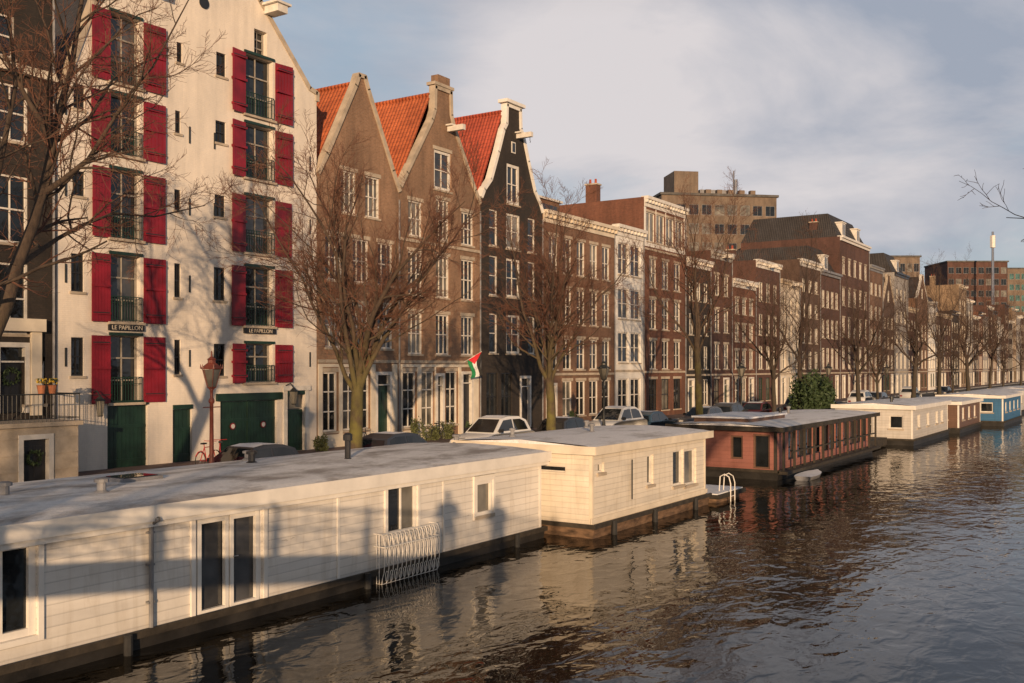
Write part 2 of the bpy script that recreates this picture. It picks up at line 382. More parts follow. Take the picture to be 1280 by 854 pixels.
panel(g.p('walls',m_wh),mf,[(x0,ST-.1),(x1,ST-.1)]+list(reversed(top)),holes,.34)
wp=g.p('walls',m_wh); D=16
wp.quad((x0,FY,ST-.1),(x0,FY+D,ST-.1),(x0,FY+D,14.9),(x0,FY,14.9)); wp.quad((x1,FY,ST-.1),(x1,FY+D,ST-.1),(x1,FY+D,18),(x1,FY,18))
for (a,b),(c,d) in zip(top,top[1:]): wp.quad((a,FY,b),(c,FY,d),(c,FY+.4,d),(a,FY+.4,b))
rp=g.p('roof',m_slate); rp.quad((x0,FY+.4,14.7),(28.4,FY+.4,24.6),(28.4,FY+D,24.6),(x0,FY+D,14.7)); rp.quad((x1,FY+.4,17.8),(28.4,FY+.4,24.6),(28.4,FY+D,24.6),(x1,FY+D,17.8))
gable_trim(g.p('gable_coping',m_stone),mf,top,out=.06)
for w in wins: window(g,mf,*w[:4],**w[4])
for w,_ in shut:
    a0,a1,b0,b1=w[:4]
    p=g.p('shutters',m_red)
    sw=1.0
    for s,(u0,u1) in enumerate(((a0-.04-sw*.82,a0-.04),(a1+.12,a1+.12+sw))):
        tilt=R.uniform(.01,.14); n=6
        for k in range(n):
            q0=u0+(u1-u0)*k/n; q1=u0+(u1-u0)*(k+1)/n-.008
            fr=(k/n if s else 1-k/n); dd=-.03-tilt*fr
            p.mbox(mf,q0,q1,b0-.02,b1-.02,dd-.04,dd)
        for zz in (b0+.25,(b0+b1)/2,b1-.35): p.mbox(mf,u0+.03,u1-.03,zz,zz+.1,-.03-tilt-.07,-.03-.02)
        for zz in (b0+.28,b1-.32): g.p('hinges',m_iron).mbox(mf,u0+.02,u1-.1,zz+.02,zz+.06,-.03-tilt-.078,-.03-tilt-.06)
    g.p('window_heads',m_green).mbox(mf,a0-.08,a1+.08,b1+.003,b1+.12,-.07,.02)
    r=g.p('juliet_railing',m_green); h=min(1.0,(b1-b0)*.45)
    r.mbox(mf,a0,a1,b0+h-.03,b0+h,-.1,-.06); r.mbox(mf,a0,a1,b0+.05,b0+.08,-.1,-.06); r.mbox(mf,a0,a1,b0+h*.72,b0+h*.72+.02,-.09,-.07)
    n=11
    for k in range(n+1):
        q=a0+(a1-a0)*k/n; r.mbox(mf,q-.012,q+.012,b0+.05,b0+h,-.09,-.066)
    g.p('thresholds',m_stone).mbox(mf,a0-.15,a1+.15,b0-.1,b0-.003,-.14,.02)
def text(s,size,x,y,z,mat,rot=(math.pi/2,0,0)):
    cu=bpy.data.curves.new('lettering','FONT'); cu.body=s; cu.size=size; cu.extrude=.006; cu.align_x='CENTER'; cu.align_y='CENTER'
    cu.materials.append(mat); o=bpy.data.objects.new('lettering',cu); bpy.context.collection.objects.link(o); o.location=(x,y,z); o.rotation_euler=rot; return o
for (w) in (wins[1],wins[6]):
    a0,a1,b0,b1=w[:4]; g.p('name_board',m_black).mbox(mf,a0-.12,a1+.12,b0-.34,b0-.12,-.1,-.003)
    g.extra.append(text('LE PAPILLON',.24,(a0+a1)/2,FY-.11,b0-.23,m_cp))
for i,(a0,a1,b0,b1) in enumerate(gd):
    n=max(4,int((a1-a0)/.18)); p=g.p('plank_doors',m_green)
    for k in range(n):
        q0=a0+(a1-a0)*k/n; q1=a0+(a1-a0)*(k+1)/n-.01
        p.mbox(mf,q0,q1,b0,b1-(.02 if i<3 else .7),.12,.18)
    p.mbox(mf,a0,a1,b1,b1+.18,-.06,.02)
    for zz in (b0+.3,b1-.9): p.mbox(mf,a0+.03,a1-.03,zz,zz+.12,.09,.118)
    if i==2:
        for q in (a0+.75,a1-.75):
            g.p('door_sign',m_red).disc((q,FY+.075,ST+1.45),.15,(0,1,0),.02); g.p('door_sign_centre',m_white).disc((q,FY+.06,ST+1.45),.1,(0,1,0),.02)
        p.mbox(mf,(a0+a1)/2-.03,(a0+a1)/2+.03,b0,b1,.08,.12)
        g.p('lintel_beam',m_green).mbox(mf,a0-.25,a1+.25,b1+.02,b1+.34,-.12,.0)
    if i==3:
        g.p('window_glass',m_curt).quad(mf(a0,b1-.65,.15),mf(a1,b1-.65,.15),mf(a1,b1,.15),mf(a0,b1,.15))
        f=g.p('door_surround',m_white); f.mbox(mf,a0-.22,a0-.003,b0,b1+.3,-.08,.0); f.mbox(mf,a1+.003,a1+.22,b0,b1+.3,-.08,.0); f.mbox(mf,a0-.3,a1+.3,b1+.2,b1+.42,-.14,-.083)
for z in (5.6,8.7,11.9,14.9):
    for xx in (x0+.35,25.9,27.6,28.9,34.6):
        g.p('wall_anchors',m_iron).box(xx-.03,xx+.03,FY-.04,FY+.01,z-.35,z+.35)
for px,pz in ((131,510),(371,497)):
    xx,zz=W(px,pz,FY-.5)
    l=g.p('wall_lantern',m_iron); l.tube([(xx,FY,zz+.55),(xx,FY-.3,zz+.65),(xx,FY-.5,zz+.45)],.025,6)
    l.lathe([(.05,.45),(.2,.3),(.22,.27)],(xx,FY-.5,zz),6); l.lathe([(.1,-.32),(.12,-.28)],(xx,FY-.5,zz),6)
    g.p('lantern_glass',m_curt).lathe([(.11,-.28),(.19,.27)],(xx,FY-.5,zz),6)
xx,zz=W(341,22,FY); p=g.p('hoist_beam',m_white); p.box(xx-.35,xx+.25,FY-.9,FY-.01,zz,zz+.35); p.box(xx-.5,xx+.4,FY-1.0,FY+.6,zz+.35,zz+.45)
p.box(25.0,25.6,FY-.9,FY-.01,20.3,20.65)
g.p('oculus',m_black).disc((28.35,FY-.01,W(258,5,FY)[1]),.25,(0,1,0),.06)
g.done()
# ================================================================ dark house with stoop
x0d,x1d=13.6,21.6
ds=dict(fm=m_white,nv=1,nh=1,fw=.08,gm=m_glass)
dw=rows(x0d,x1d,3,1.25,[(13.2,15.2),(9.6,12.0),(6.4,8.9)],.5,**ds)+[(18.75,20.05,14.9+1.2,17.6,ds)]
dd=(WX(4,FY),WX(40,FY),3.6,6.0)
dw+= [(20.4,21.2,3.9,5.6,ds)]
g=house('dark_brick_house',x0d,x1d,[(x0d,19.5),(x1d,19.5)],m_dark,dw,[(dd[0],dd[1],dd[2],dd[3],m_black)],depth=14)
mf=fmap(FY)
g.p('door_pilasters',m_cream).mbox(mf,dd[0]-.5,dd[0]-.12,3.5,6.5,-.14,-.004); g.p('door_pilasters',m_cream).mbox(mf,dd[1]+.12,dd[1]+.5,3.5,6.5,-.14,-.004)
g.p('door_pilasters',m_cream).mbox(mf,dd[0]-.6,dd[1]+.6,6.5,6.95,-.25,-.004)
g.p('string_course',m_cream).mbox(mf,x0d+.02,x1d-.02,15.6,15.9,-.25,-.004)
m_fol=M('evergreen_leaves',(.035,.06,.02),.7,.5,8)
def wreath(g,c,r,n=140):
    p=g.p('wreath',m_fol)
    for i in range(n):
        a=R.uniform(0,6.28); rr=r+R.gauss(0,r*.16); q=Vector((c[0]+math.cos(a)*rr,c[1]-R.uniform(0,.08),c[2]+math.sin(a)*rr))
        d=Vector((R.gauss(0,1),R.gauss(0,.4),R.gauss(0,1))).normalized()*.07; e=Vector((R.gauss(0,1),R.gauss(0,1),R.gauss(0,1))).normalized()*.03
        p.quad(q-d,q+e,q+d,q-e)
wreath(g,((dd[0]+dd[1])/2,FY+.12,4.9),.28)
sx0,sx1=17.7,21.2; sy0=31.9; L=3.35
s=g.p('stoop',m_stone)
panel(s,fmap(sy0),[(sx0,ST-.05),(sx1,ST-.05),(sx1,L-.15),(sx0,L-.15)],[(19.1,20.15,ST+.05,2.85)],.25)
s.quad((sx1,sy0,ST),(sx1,FY-.02,ST),(sx1,FY-.02,L-.15),(sx1,sy0,L-.15)); s.quad((sx0,sy0,ST),(sx0,FY-.02,ST),(sx0,FY-.02,L-.15),(sx0,sy0,L-.15))
s.box(sx0-.05,sx1+.12,sy0-.12,FY-.01,L-.147,L)
for z in (1.75,2.3,2.85): s.box(sx0+.01,19.0,sy0-.03,sy0-.003,z-.04,z); s.box(20.26,sx1-.01,sy0-.03,sy0-.003,z-.04,z)
door(g,fmap(sy0),19.1,20.15,ST+.05,2.85,m_black,.2,False)
wreath(g,(19.62,sy0+.12,2.15),.22)
n=11
for i in range(n):
    z=L-.19*(i+1); s.box(sx0-.26*(i+1)-.05,sx0-.26*i-.052,sy0,FY-.01,ST,z)
r=g.p('stoop_railing',m_iron)
r.tube([(sx0,sy0-.02,L+.95),(sx1+.05,sy0-.02,L+.95),(sx1+.05,FY,L+.95)],.025,6); r.tube([(sx0,sy0-.02,L+.12),(sx1+.05,sy0-.02,L+.12),(sx1+.05,FY,L+.12)],.015,5)
r.tube([(sx0,sy0-.02,L+.95),(sx0-2.8,sy0-.02,L-1.1)],.025,6)
for k in range(24):
    xx=sx0+(sx1-sx0)*k/23+.02; r.tube([(xx,sy0-.02,L),(xx,sy0-.02,L+.95)],.012,4)
for k in range(12):
    xx=sx0-.23*k; r.tube([(xx,sy0-.02,L-.73*.23*k-.2),(xx,sy0-.02,L+.95-.735*.23*k)],.012,4)
for k in range(6): r.tube([(sx1+.05,sy0+.3*k,L),(sx1+.05,sy0+.3*k,L+.95)],.012,4)
m_pot=M('terracotta',(.4,.15,.07),.8,.2,5); m_yel=M('yellow_flowers',(.6,.4,.04),.7,.4,9)
for xx in (19.9,20.3):
    g.p('flower_pot',m_pot).lathe([(.1,0),(.15,.28),(.17,.3)],(xx,sy0+.12,L+.96),10)
    for i in range(70):
        q=Vector((xx+R.gauss(0,.09),sy0+.12+R.gauss(0,.09),L+1.32+R.uniform(0,.16))); e=Vector((R.gauss(0,1),R.gauss(0,1),R.gauss(0,1))).normalized()*.04; f=Vector((R.gauss(0,1),R.gauss(0,1),R.gauss(0,1))).normalized()*.04
        g.p('flowers',m_yel if i%3 else m_fol).quad(q-e,q+f,q+e,q-f)
g.done()
# ================================================================ row houses
WS=dict(nv=2,nh=1,fw=.08)
a0,a1=35.1,41.25
wa=[]
for c in [36.25,38.2,40.1]:
    wa.append((c-.6,c+.6,9.5,11.7,WS)); wa.append((c-.6,c+.6,6.2,8.4,WS))
for c in (37.3,39.1): wa.append((c-.55,c+.55,12.9,15.0,WS))
for c in (36.0,37.4): wa.append((c-.5,c+.5,2.1,5.0,dict(nv=1,nh=2,fw=.08)))
wa.append((38.1,38.85,2.1,5.0,dict(nv=0,nh=2)))
g=house('gabled_brick_house',a0,a1,[(a0,14.6),(a0+.6,15.6),(37.75,19.4),(38.0,20.0),(38.5,20.0),(38.75,19.4),(40.7,15.6),(a1,14.6)],m_gb,wa,[(39.4,40.5,ST+.25,4.9,m_green)],'gable',m_tile,trim=m_stone,lintel=m_stone,band=[5.45])
P=g.p('ground_floor_render',m_cream)
for u,v in ((a0+.03,35.42),(36.58,36.82),(37.98,38.02),(38.93,39.28),(40.62,a1-.22)): P.mbox(fmap(FY),u,v,ST,5.4,-.05,-.003)
P.mbox(fmap(FY),35.42,38.93,ST,1.95,-.048,-.003); P.mbox(fmap(FY),35.42,39.28,5.24,5.4,-.047,-.004)
g.done()
b0,b1=41.3,48.75
wb=[]
for c in (42.6,45.05,47.45):
    wb+= [(c-.62,c+.62,9.15,11.5,WS),(c-.62,c+.62,5.95,8.2,WS)]
for c,h in ((42.6,1.9),(45.05,2.3),(47.45,1.9)): wb.append((c-.6,c+.6,12.35,12.35+h,WS))
wb.append((45.05-.8,45.05+.8,15.2,17.4,dict(nv=1,nh=1,fw=.16)))
for c in (42.1,43.7,45.9): wb.append((c-.55,c+.55,2.0,5.0,dict(nv=1,nh=2,fw=.08)))
g=house('gabled_brick_house',b0,b1,[(b0,14.9),(b0+.5,15.7),(44.0,19.0),(44.25,19.6),(44.3,20.9),(45.8,20.9),(45.85,19.6),(46.1,19.0),(48.2,15.7),(b1,15.0)],m_gb,wb,[(44.5,45.1,ST+.2,4.8,m_black),(46.9,47.9,ST+.2,4.9,m_black)],'gable',m_tile,trim=m_stone,lintel=m_stone,band=[5.45,12.0])
P=g.p('ground_floor_render',m_cream)
for u,v in ((b0+.03,41.47),(42.73,43.07),(44.3,44.38),(46.53,46.78),(48.02,b1-.22)): P.mbox(fmap(FY),u,v,ST,5.4,-.05,-.003)
P.mbox(fmap(FY),41.47,44.3,ST,1.85,-.048,-.003); P.mbox(fmap(FY),41.47,48.02,5.24,5.4,-.047,-.004)
g.p('gable_cap',m_stone).box(44.15,45.95,FY-.15,FY+.45,20.98,21.15); hoist(g,45.6,18.6)
g.p('gable_cap',m_gb).box(44.5,45.6,FY-.1,FY+.4,21.15,21.6)
g.done()
c0,c1=48.8,55.85
wc=[(51.6,53.1,15.4,17.9,dict(nv=1,nh=1,fw=.2))]
for zs in ((12.6,14.8),(9.6,12.0),(6.1,8.5)):
    wc.append((51.55,53.15,zs[0],zs[1],dict(nv=1,nh=1,fw=.14)))
    for c in (50.15,54.5): wc.append((c-.45,c+.45,zs[0],zs[1],dict(nv=0,nh=1,fw=.08)))
for c in (50.0,51.6): wc.append((c-.6,c+.6,2.0,4.9,dict(nv=1,nh=1,fm=m_black,gm=m_glass)))
g=house('black_neck_gable_house',c0,c1,[(c0,15.4),(c0+.3,15.9),(49.8,16.6),(50.6,18.4),(51.2,19.9),(51.5,20.3),(51.55,21.5),(53.15,21.5),(53.2,20.3),(53.5,19.9),(54.1,18.4),(54.9,16.6),(c1-.3,15.9),(c1,15.4)],m_dark,wc,[(53.2,54.3,ST+.2,4.6,m_black)],'gable',m_tile2,trim=m_bwhite)
g.p('gable_coping',m_bwhite).box(51.3,53.4,FY-.25,FY+.45,21.6,21.8); hoist(g,52.8,19.6); g.p('attic_window',m_white).box(52.1,52.55,FY-.05,FY-.01,18.6,19.3)
g.p('attic_window_glass',m_glass).box(52.17,52.48,FY-.06,FY-.055,18.67,19.23)
g.done()
d0,d1=55.9,66.1
wd=rows(d0,d1,5,1.15,[(11.6,14.0),(8.2,10.6),(5.1,7.2)],.4,nv=1,nh=1)
wd+=[w for w in rows(d0,d1,5,1.3,[(1.9,4.3)],.4,nv=1,nh=1)[1:]]
g=house('brown_brick_house',d0,d1,[(d0,15.5),(d1,15.5)],m_gb2,wd,[(56.4,57.6,ST+.15,4.1,m_black)],lintel=m_stone,band=[4.7],chimneys=[(57.5,FY+6,15.2,2.2),(64.5,FY+8,15.2,2.6)],cornice=m_cp)
g.p('roof_house',m_gb2).box(57,63.5,FY+3.2,FY+11,15.2,17.3); g.p('roof_house_trim',m_white).box(56.8,63.7,FY+3.0,FY+11.2,17.3,17.45)
g.p('roof_house_glass',m_glass).quad((57.3,FY+3.19,15.7),(63.2,FY+3.19,15.7),(63.2,FY+3.19,17.0),(57.3,FY+3.19,17.0))
g.done()
e0,e1=66.15,71.05
we=rows(e0,e1,2,1.75,[(12.2,14.6),(8.9,11.2),(5.6,7.9),(1.9,4.4)],.35,nv=1,nh=1,fw=.1)
g=house('white_plaster_house',e0,e1,[(e0,15.8),(e1,15.8)],m_wp,we,band=[4.9]); g.done()
f0,f1=71.1,79.2
wf=rows(f0,f1,3,1.3,[(11.6,13.9),(8.3,10.7),(5.1,7.4)],.5,nv=1,nh=1)+rows(f0,f1,3,1.5,[(1.8,4.3)],.5,nv=1,nh=1,fm=m_black)+rows(f0,f1,4,1.6,[(15.2,17.5)],.3,nv=1,nh=0,gm=m_curt)
g=house('tall_brick_house',f0,f1,[(f0,18.6),(f1,18.6)],m_rb,wf,lintel=m_stone,band=[4.8,14.5],depth=15,chimneys=[(72,FY+5,18.3,1.8)])
P=g.p('white_top_storey',m_wp)
P.mbox(fmap(FY),f0+.02,f1-.02,14.78,15.08,-.05,-.003)
xs=[f0+.02]+[v for w in wf[-4:] for v in (w[0]-.12,w[1]+.12)]+[f1-.25]
for u,v in zip(xs[::2],xs[1::2]): P.mbox(fmap(FY),u,v,15.083,17.85,-.045,-.003)
g.done()
def filler(x,w,h,wall,n=3,floors=4,roof='flat',name='brick_canal_house',gf=m_black,rm=None,lin=None,corn=None):
    zs=[]; fh=(h-ST-.9-3.6)/(floors-1)
    for k in range(floors-1):
        z=ST+3.9+fh*k; zs.append((z,z+fh*(.68-.06*k)))
    wn=rows(x,x+w,n,min(1.25,(w-1)/n*.62),zs,.35,nv=R.choice((1,1,2)),nh=1,fw=.055)
    gfw=rows(x,x+w,n,1.25,[(1.9,4.2)],.35,nv=1,nh=1,fm=R.choice((m_white,m_black,m_green)))
    dr=gfw.pop(R.choice((0,n-1)))
    if roof=='gable':
        m=x+w/2; tp=[(x,h-2.6),(x+.5,h-2.2),(m-1,h+.6),(m-.9,h+1.5),(m+.9,h+1.5),(m+1,h+.6),(x+w-.5,h-2.2),(x+w,h-2.6)]
        wn=[q for q in wn if q[3]<h-2.7]+[(m-.6,m+.6,h-2.5,h-.8,dict(nv=1,nh=1,fw=.1))]
        trim=R.choice((m_white,m_stone))
    else: tp=[(x,h),(x+w,h)]; trim=None
    ch=[(x+.8,FY+R.uniform(3,7),h-.3,R.uniform(1.2,2.4))] if R.random()<.75 and roof!='gable' else []
    g=house(name,x,x+w-.05,tp,wall,wn+gfw,[(dr[0],dr[1],ST+.15,4.2,R.choice((m_black,m_green)))],roof,rm or (m_tile if roof=='gable' else m_flat),trim=trim,lintel=lin,band=[ST+3.3],chimneys=ch,cornice=corn or R.choice((m_white,m_stone,m_gy,m_mortar,m_black)))
    if R.random()<.5 and roof=='flat': hoist(g,x+w/2,h-.5)
    g.done()
filler(79.3,5.6,14.6,m_dark,3,corn=m_white); filler(84.9,5.3,15.8,m_rb2,2,lin=m_stone)
filler(90.2,6.6,13.6,m_rb,3,lin=m_stone); filler(96.8,7.4,16.0,m_rb2,3)
filler(104.2,7,14.6,m_cp,3,4); filler(111.2,8,17.4,m_rb3,3,5,corn=m_white); filler(119.2,8.6,16.8,m_rb2,4,4,'mansard',rm=m_slate)
filler(127.9,14.8,21.8,m_rb2,5,5,'mansard',name='mansard_mansion',rm=m_slate,lin=m_stone,corn=m_white)
filler(142.8,8,19.5,m_gb2,3,5); filler(150.8,7.6,17.5,m_rb3,3,5,roof='gable',rm=m_slate)
x=158.5; k=0
ws=[m_gy,m_rb2,m_gb2,m_wp,m_rb3,m_rb2,m_dark,m_yb,m_gy,m_rb3,m_rb]
while x<335:
    w=R.uniform(6,9.5); filler(x,w,R.uniform(14,22.5),ws[k%11],3,R.choice((4,5)),R.choice(('flat','flat','flat','mansard','flat','gable')),rm=m_slate); x+=w; k+=1
def block(name,px,t,wpx,ztop,mat,floors,cols,rz=0,extra=False,gm=None,dep=16):
    u=(px-640)/F; cx,cy=t*(C+u*S),t*(S-u*C); w=wpx*t/F
    g=G(name,(cx,cy,ST)); mf=lambda a,b,d:(cx+a,cy+d,b)
    hs=[]; fh=(ztop-ST-1)/floors; cw=w/cols
    for i in range(cols):
        for j in range(max(0,floors-6),floors):
            a=-w/2+cw*i+cw*.12; b=ST+fh*j+fh*.3; hs.append((a,a+cw*.76,b,b+fh*.55))
    panel(g.p('walls',mat),mf,[(-w/2,ST),(w/2,ST),(w/2,ztop),(-w/2,ztop)],hs,.25)
    for h in hs: window(g,mf,*h,fm=m_mortar,nv=1,nh=0,sill=False,gm=gm or R.choice((m_glass,m_glass,m_curt)))
    q=g.p('walls',mat); X0,X1=cx-w/2,cx+w/2
    q.quad((X0,cy,ST),(X0,cy+dep,ST),(X0,cy+dep,ztop),(X0,cy,ztop)); q.quad((X1,cy,ST),(X1,cy+dep,ST),(X1,cy+dep,ztop),(X1,cy,ztop)); q.quad((X0,cy+dep,ST),(X1,cy+dep,ST),(X1,cy+dep,ztop),(X0,cy+dep,ztop))
    g.p('roof',m_flat).box(X0-.3,X1+.3,cy-.3,cy+dep,ztop,ztop+.4)
    if extra:
        q.box(cx-w*.36,cx-w*.15,cy+2,cy+8,ztop+.4,ztop+4.5); g.p('plant_room',m_mortar).box(cx-w*.1,cx+w*.3,cy+4,cy+10,ztop+.4,ztop+1.8)
        a=g.p('antenna',m_chrome); a.tube([(cx+w*.18,cy+3,ztop),(cx+w*.18,cy+3,ztop+5)],.12,6); a.tube([(cx+w*.2,cy+3,ztop),(cx+w*.2,cy+3,ztop+3.5)],.3,6,True)
        for k in range(5): q.box(cx-w*.1+k*2,cx-w*.1+k*2+.9,cy+1,cy+2,ztop+.4,ztop+1.3)
    g.done(rz)
m_conc=brick('concrete_panel',(.22,.17,.13),(.2,.155,.12),(.18,.14,.11))
m_gg=glassm('green_curtain_wall',(.05,.11,.1),.8,.08)
block('office_block',900,170,150,34.5,m_conc,10,9,TH-math.pi/2+.15,True)
block('brick_office_block',1222,290,75,36,m_rb2,10,8,TH-math.pi/2)
block('glass_office_block',1276,330,60,38,m_conc,10,8,TH-math.pi/2,gm=m_gg)
block('brick_office_block',985,150,60,24.5,m_rb2,6,5,TH-math.pi/2)
block('brick_office_block',1120,250,60,33,m_conc,8,7,TH-math.pi/2)
u=(1241-640)/F; t=280
g=G('radio_mast',(t*(C+u*S),t*(S-u*C),ST)); o=g.o
g.p('mast',m_chrome).tube([(o.x,o.y,ST),(o.x,o.y,43.5)],[.6,.3],6); g.p('panels',m_white).lathe([(.75,0),(.75,3.4)],(o.x,o.y,39),6); g.done()
# ================================================================ ground, quay, canal
P=Part(m_ground)
P.quad((-600,21.99,ST-.03),(3000,21.99,ST-.03),(3000,3000,ST-.03),(-600,3000,ST-.03)); P.quad((-600,-3000,ST-.03),(3000,-3000,ST-.03),(3000,-2.5,ST-.03),(-600,-2.5,ST-.03))
P.quad((-600,-2.5,ST-.03),(3000,-2.5,ST-.03),(3000,-2.5,-1.5),(-600,-2.5,-1.5)); P.quad((-600,21.99,-1.5),(3000,21.99,-1.5),(3000,21.99,ST-.03),(-600,21.99,ST-.03)); P.quad((-600,-2.5,-1.5),(3000,-2.5,-1.5),(3000,21.99,-1.5),(-600,21.99,-1.5))
single('ground',P)
P=Part(m_asph); P.quad((-60,25.9,ST),(420,25.9,ST),(420,31,ST),(-60,31,ST)); single('canal_road',P)
P=Part(m_pave); P.box(-60,420,31.15,FY+.05,ST-.02,ST+.12); P.quad((-60,22.4,ST+.004),(420,22.4,ST+.004),(420,25.75,ST+.004),(-60,25.75,ST+.004)); single('brick_pavement',P)
P=Part(m_kerb); P.box(-60,420,31.0,31.145,ST-.02,ST+.13); P.box(-60,420,25.76,25.89,ST-.02,ST+.05); single('kerb',P)
g=G('quay_wall',(100,22,0)); g.p('wall',m_quay).box(-60,420,21.7,21.98,-1.4,ST-.05); g.p('coping',m_kerb).box(-60,420,21.6,22.38,ST-.05,ST+.08)
g.p('wall',m_quay).box(-60,420,-2.49,-2.2,-1.4,ST-.05); g.p('coping',m_kerb).box(-60,420,-2.9,-2.1,ST-.05,ST+.08); g.done()
m,nt,b=newmat('canal_water'); b.inputs['Base Color'].default_value=(.008,.006,.003,1); b.inputs['Roughness'].default_value=.01; b.inputs['IOR'].default_value=1.33
p=pos(nt,(.75,1.25,1)); n1=noise(nt,p,1.7,2,.45,.6); n2=noise(nt,p,4.6,2,.5,.4); n3=noise(nt,p,.16,3); n4=noise(nt,p,.5,2)
h=mth(nt,'ADD',mth(nt,'ADD',n1,mth(nt,'MULTIPLY',n2,.15)),mth(nt,'MULTIPLY',n4,1.4)); h=mth(nt,'MULTIPLY',h,mth(nt,'ADD',mth(nt,'MULTIPLY',n3,1.3),.05))
bump(nt,b,h,1.0,.034); m_water=m
P=Part(m_water); P.quad((-300,-2.3,0),(900,-2.3,0),(900,21.8,0),(-300,21.8,0)); single('canal_water',P)
# ================================================================ houseboats
def boat(name,x0,x1,y0,y1,zr,wall,roofm,hull,sw=(),ew=(),ho=.12,hz=.42,fascia=None,ov=.22,trim=m_bwhite,ft=.2):
    g=G(name,((x0+x1)/2,(y0+y1)/2,0)); mf=fmap(y0); me_=emap(x0)
    zt=zr-ft
    panel(g.p('walls',wall),mf,[(x0,hz-.02),(x1,hz-.02),(x1,zt),(x0,zt)],[w[:4] for w in sw])
    panel(g.p('walls',wall),me_,[(y0,hz-.02),(y1,hz-.02),(y1,zt),(y0,zt)],[w[:4] for w in ew])
    q=g.p('walls',wall); q.quad((x1,y0,hz),(x1,y1,hz),(x1,y1,zt),(x1,y0,zt)); q.quad((x0,y1,hz),(x1,y1,hz),(x1,y1,zt),(x0,y1,zt))
    for w in sw: window(g,mf,*w[:4],**w[4])
    for w in ew: window(g,me_,*w[:4],**w[4])
    h=g.p('hull',hull)
    a=[(x0-ho,y0-ho,hz),(x1+ho,y0-ho,hz),(x1+ho,y1+ho,hz),(x0-ho,y1+ho,hz)]; bq=[(x0,y0,-.6),(x1,y0,-.6),(x1,y1,-.6),(x0,y1,-.6)]
    h.add(a+bq,[(0,1,2,3),(0,4,5,1),(1,5,6,2),(2,6,7,3),(3,7,4,0)])
    rb_=g.p('rubbing_strake',m_plank); rb_.box(x0-ho-.05,x1+ho+.05,y0-ho-.06,y0-ho+.02,hz-.1,hz+.03); rb_.box(x0-ho-.06,x0-ho+.02,y0-ho+.02,y1+ho,hz-.1,hz+.03)
    f=g.p('fascia',fascia or trim)
    X0,X1,Y0,Y1=x0-ov,x1+ov,y0-ov,y1+ov
    f.box(X0,X1,Y0,Y1,zt,zr-.005)
    f.box(X0-.02,X1+.02,Y0-.025,Y0-.002,zt-.03,zr+.03)
    f.box(X0-.025,X0-.002,Y0,Y1,zt-.03,zr+.03)
    rf=g.p('roof',roofm); ym=(Y0+Y1)/2
    n=24; 
    for i in range(n):
        xa,xb=X0+(X1-X0)*i/n,X0+(X1-X0)*(i+1)/n
        prof=[(Y0,0),(Y0+.35,.05),(Y0+1.4,.11),(ym,.15),(Y1-1.4,.11),(Y1-.35,.05),(Y1,0)]
        for (ya,za),(yb,zb) in zip(prof,prof[1:]): rf.quad((xa,ya,zr+za),(xb,ya,zr+za),(xb,yb,zr+zb),(xa,yb,zr+zb))
    for xx in (X0,X1): rf.add([(xx,Y0,zr),(xx,ym,zr+.15),(xx,Y1,zr)],[(0,1,2)])
    for xx,yy in ((x0,y0),(x1-.1,y0)): g.p('corner_boards',trim).box(xx-.015,xx+.1,yy-.02,yy-.003,hz,zt-.03)
    g.p('corner_boards',trim).box(x0-.02,x0-.003,y0,y0+.1,hz,zt-.03)
    return g
def pipe(g,x,y,z,h,r=.09,mat=None,cap=True):
    p=g.p('chimney_pipes',mat or m_black); pr=[(r*1.7,0),(r*1.7,.04),(r,.08),(r,h*.72)]
    if cap: pr+=[(r*1.6,h*.74),(r*1.6,h*.94),(r*.9,h)]
    p.lathe(pr,(x,y,z),10)
B1=15.9
bw=[(WX(-160,B1),WX(60,B1),W(30,797,B1)[1],W(30,676,B1)[1],dict(nv=0,nh=0,fw=.13,gm=m_glass,depth=.1,sill=False,fm=m_bwhite)),
    (WX(253,B1),WX(337,B1),W(296,770,B1)[1],W(296,636,B1)[1],dict(nv=0,nh=0,fw=.08,gm=m_blind,depth=.1,sill=False,fm=m_bwhite)),
    (WX(490,B1),WX(527,B1),W(508,664,B1)[1],W(508,604,B1)[1],dict(nv=1,nh=0,fw=.07,gm=m_glass,depth=.08,sill=False,fm=m_bwhite)),
    (WX(599,B1),WX(620,B1),W(610,642,B1)[1],W(610,600,B1)[1],dict(nv=0,nh=0,fw=.09,gm=m_curt,depth=.05,fm=m_bwhite))]
g=boat('white_houseboat',-8,26.2,B1,21.3,2.62,m_sid,m_frost,m_hull,bw,ho=.1,hz=.32,ft=.24)
mf=fmap(B1)
for w in bw:
    f=g.p('window_surrounds',m_bwhite); a0,a1,b0_,b1_=w[:4]
    f.mbox(mf,a0-.1,a0-.002,b0_-.1,b1_+.1,-.05,-.003); f.mbox(mf,a1+.002,a1+.1,b0_-.1,b1_+.1,-.05,-.003); f.mbox(mf,a0-.1,a1+.1,b1_+.1,b1_+.16,-.06,-.003); f.mbox(mf,a0-.002,a1+.002,b0_-.1,b0_-.002,-.048,-.003); f.mbox(mf,a0-.002,a1+.002,b1_+.002,b1_+.098,-.048,-.003)
w=bw[1]; xm=(w[0]+w[1])/2; f=g.p('door_leaves',m_bwhite)
for u,v in ((w[0]+.09,xm-.02),(xm+.02,w[1]-.09)):
    f.mbox(mf,u,u+.09,w[2]+.09,w[3]-.09,.0,.09); f.mbox(mf,v-.09,v,w[2]+.09,w[3]-.09,.0,.09)
    f.mbox(mf,u+.09,v-.09,w[2]+.09,w[2]+.28,.002,.09); f.mbox(mf,u+.09,v-.09,w[3]-.2,w[3]-.09,.002,.09)
g.p('door_handle',m_chrome).tube([(xm+.08,B1-.03,1.35),(xm+.2,B1-.03,1.35)],.012,6)
w=bw[0]
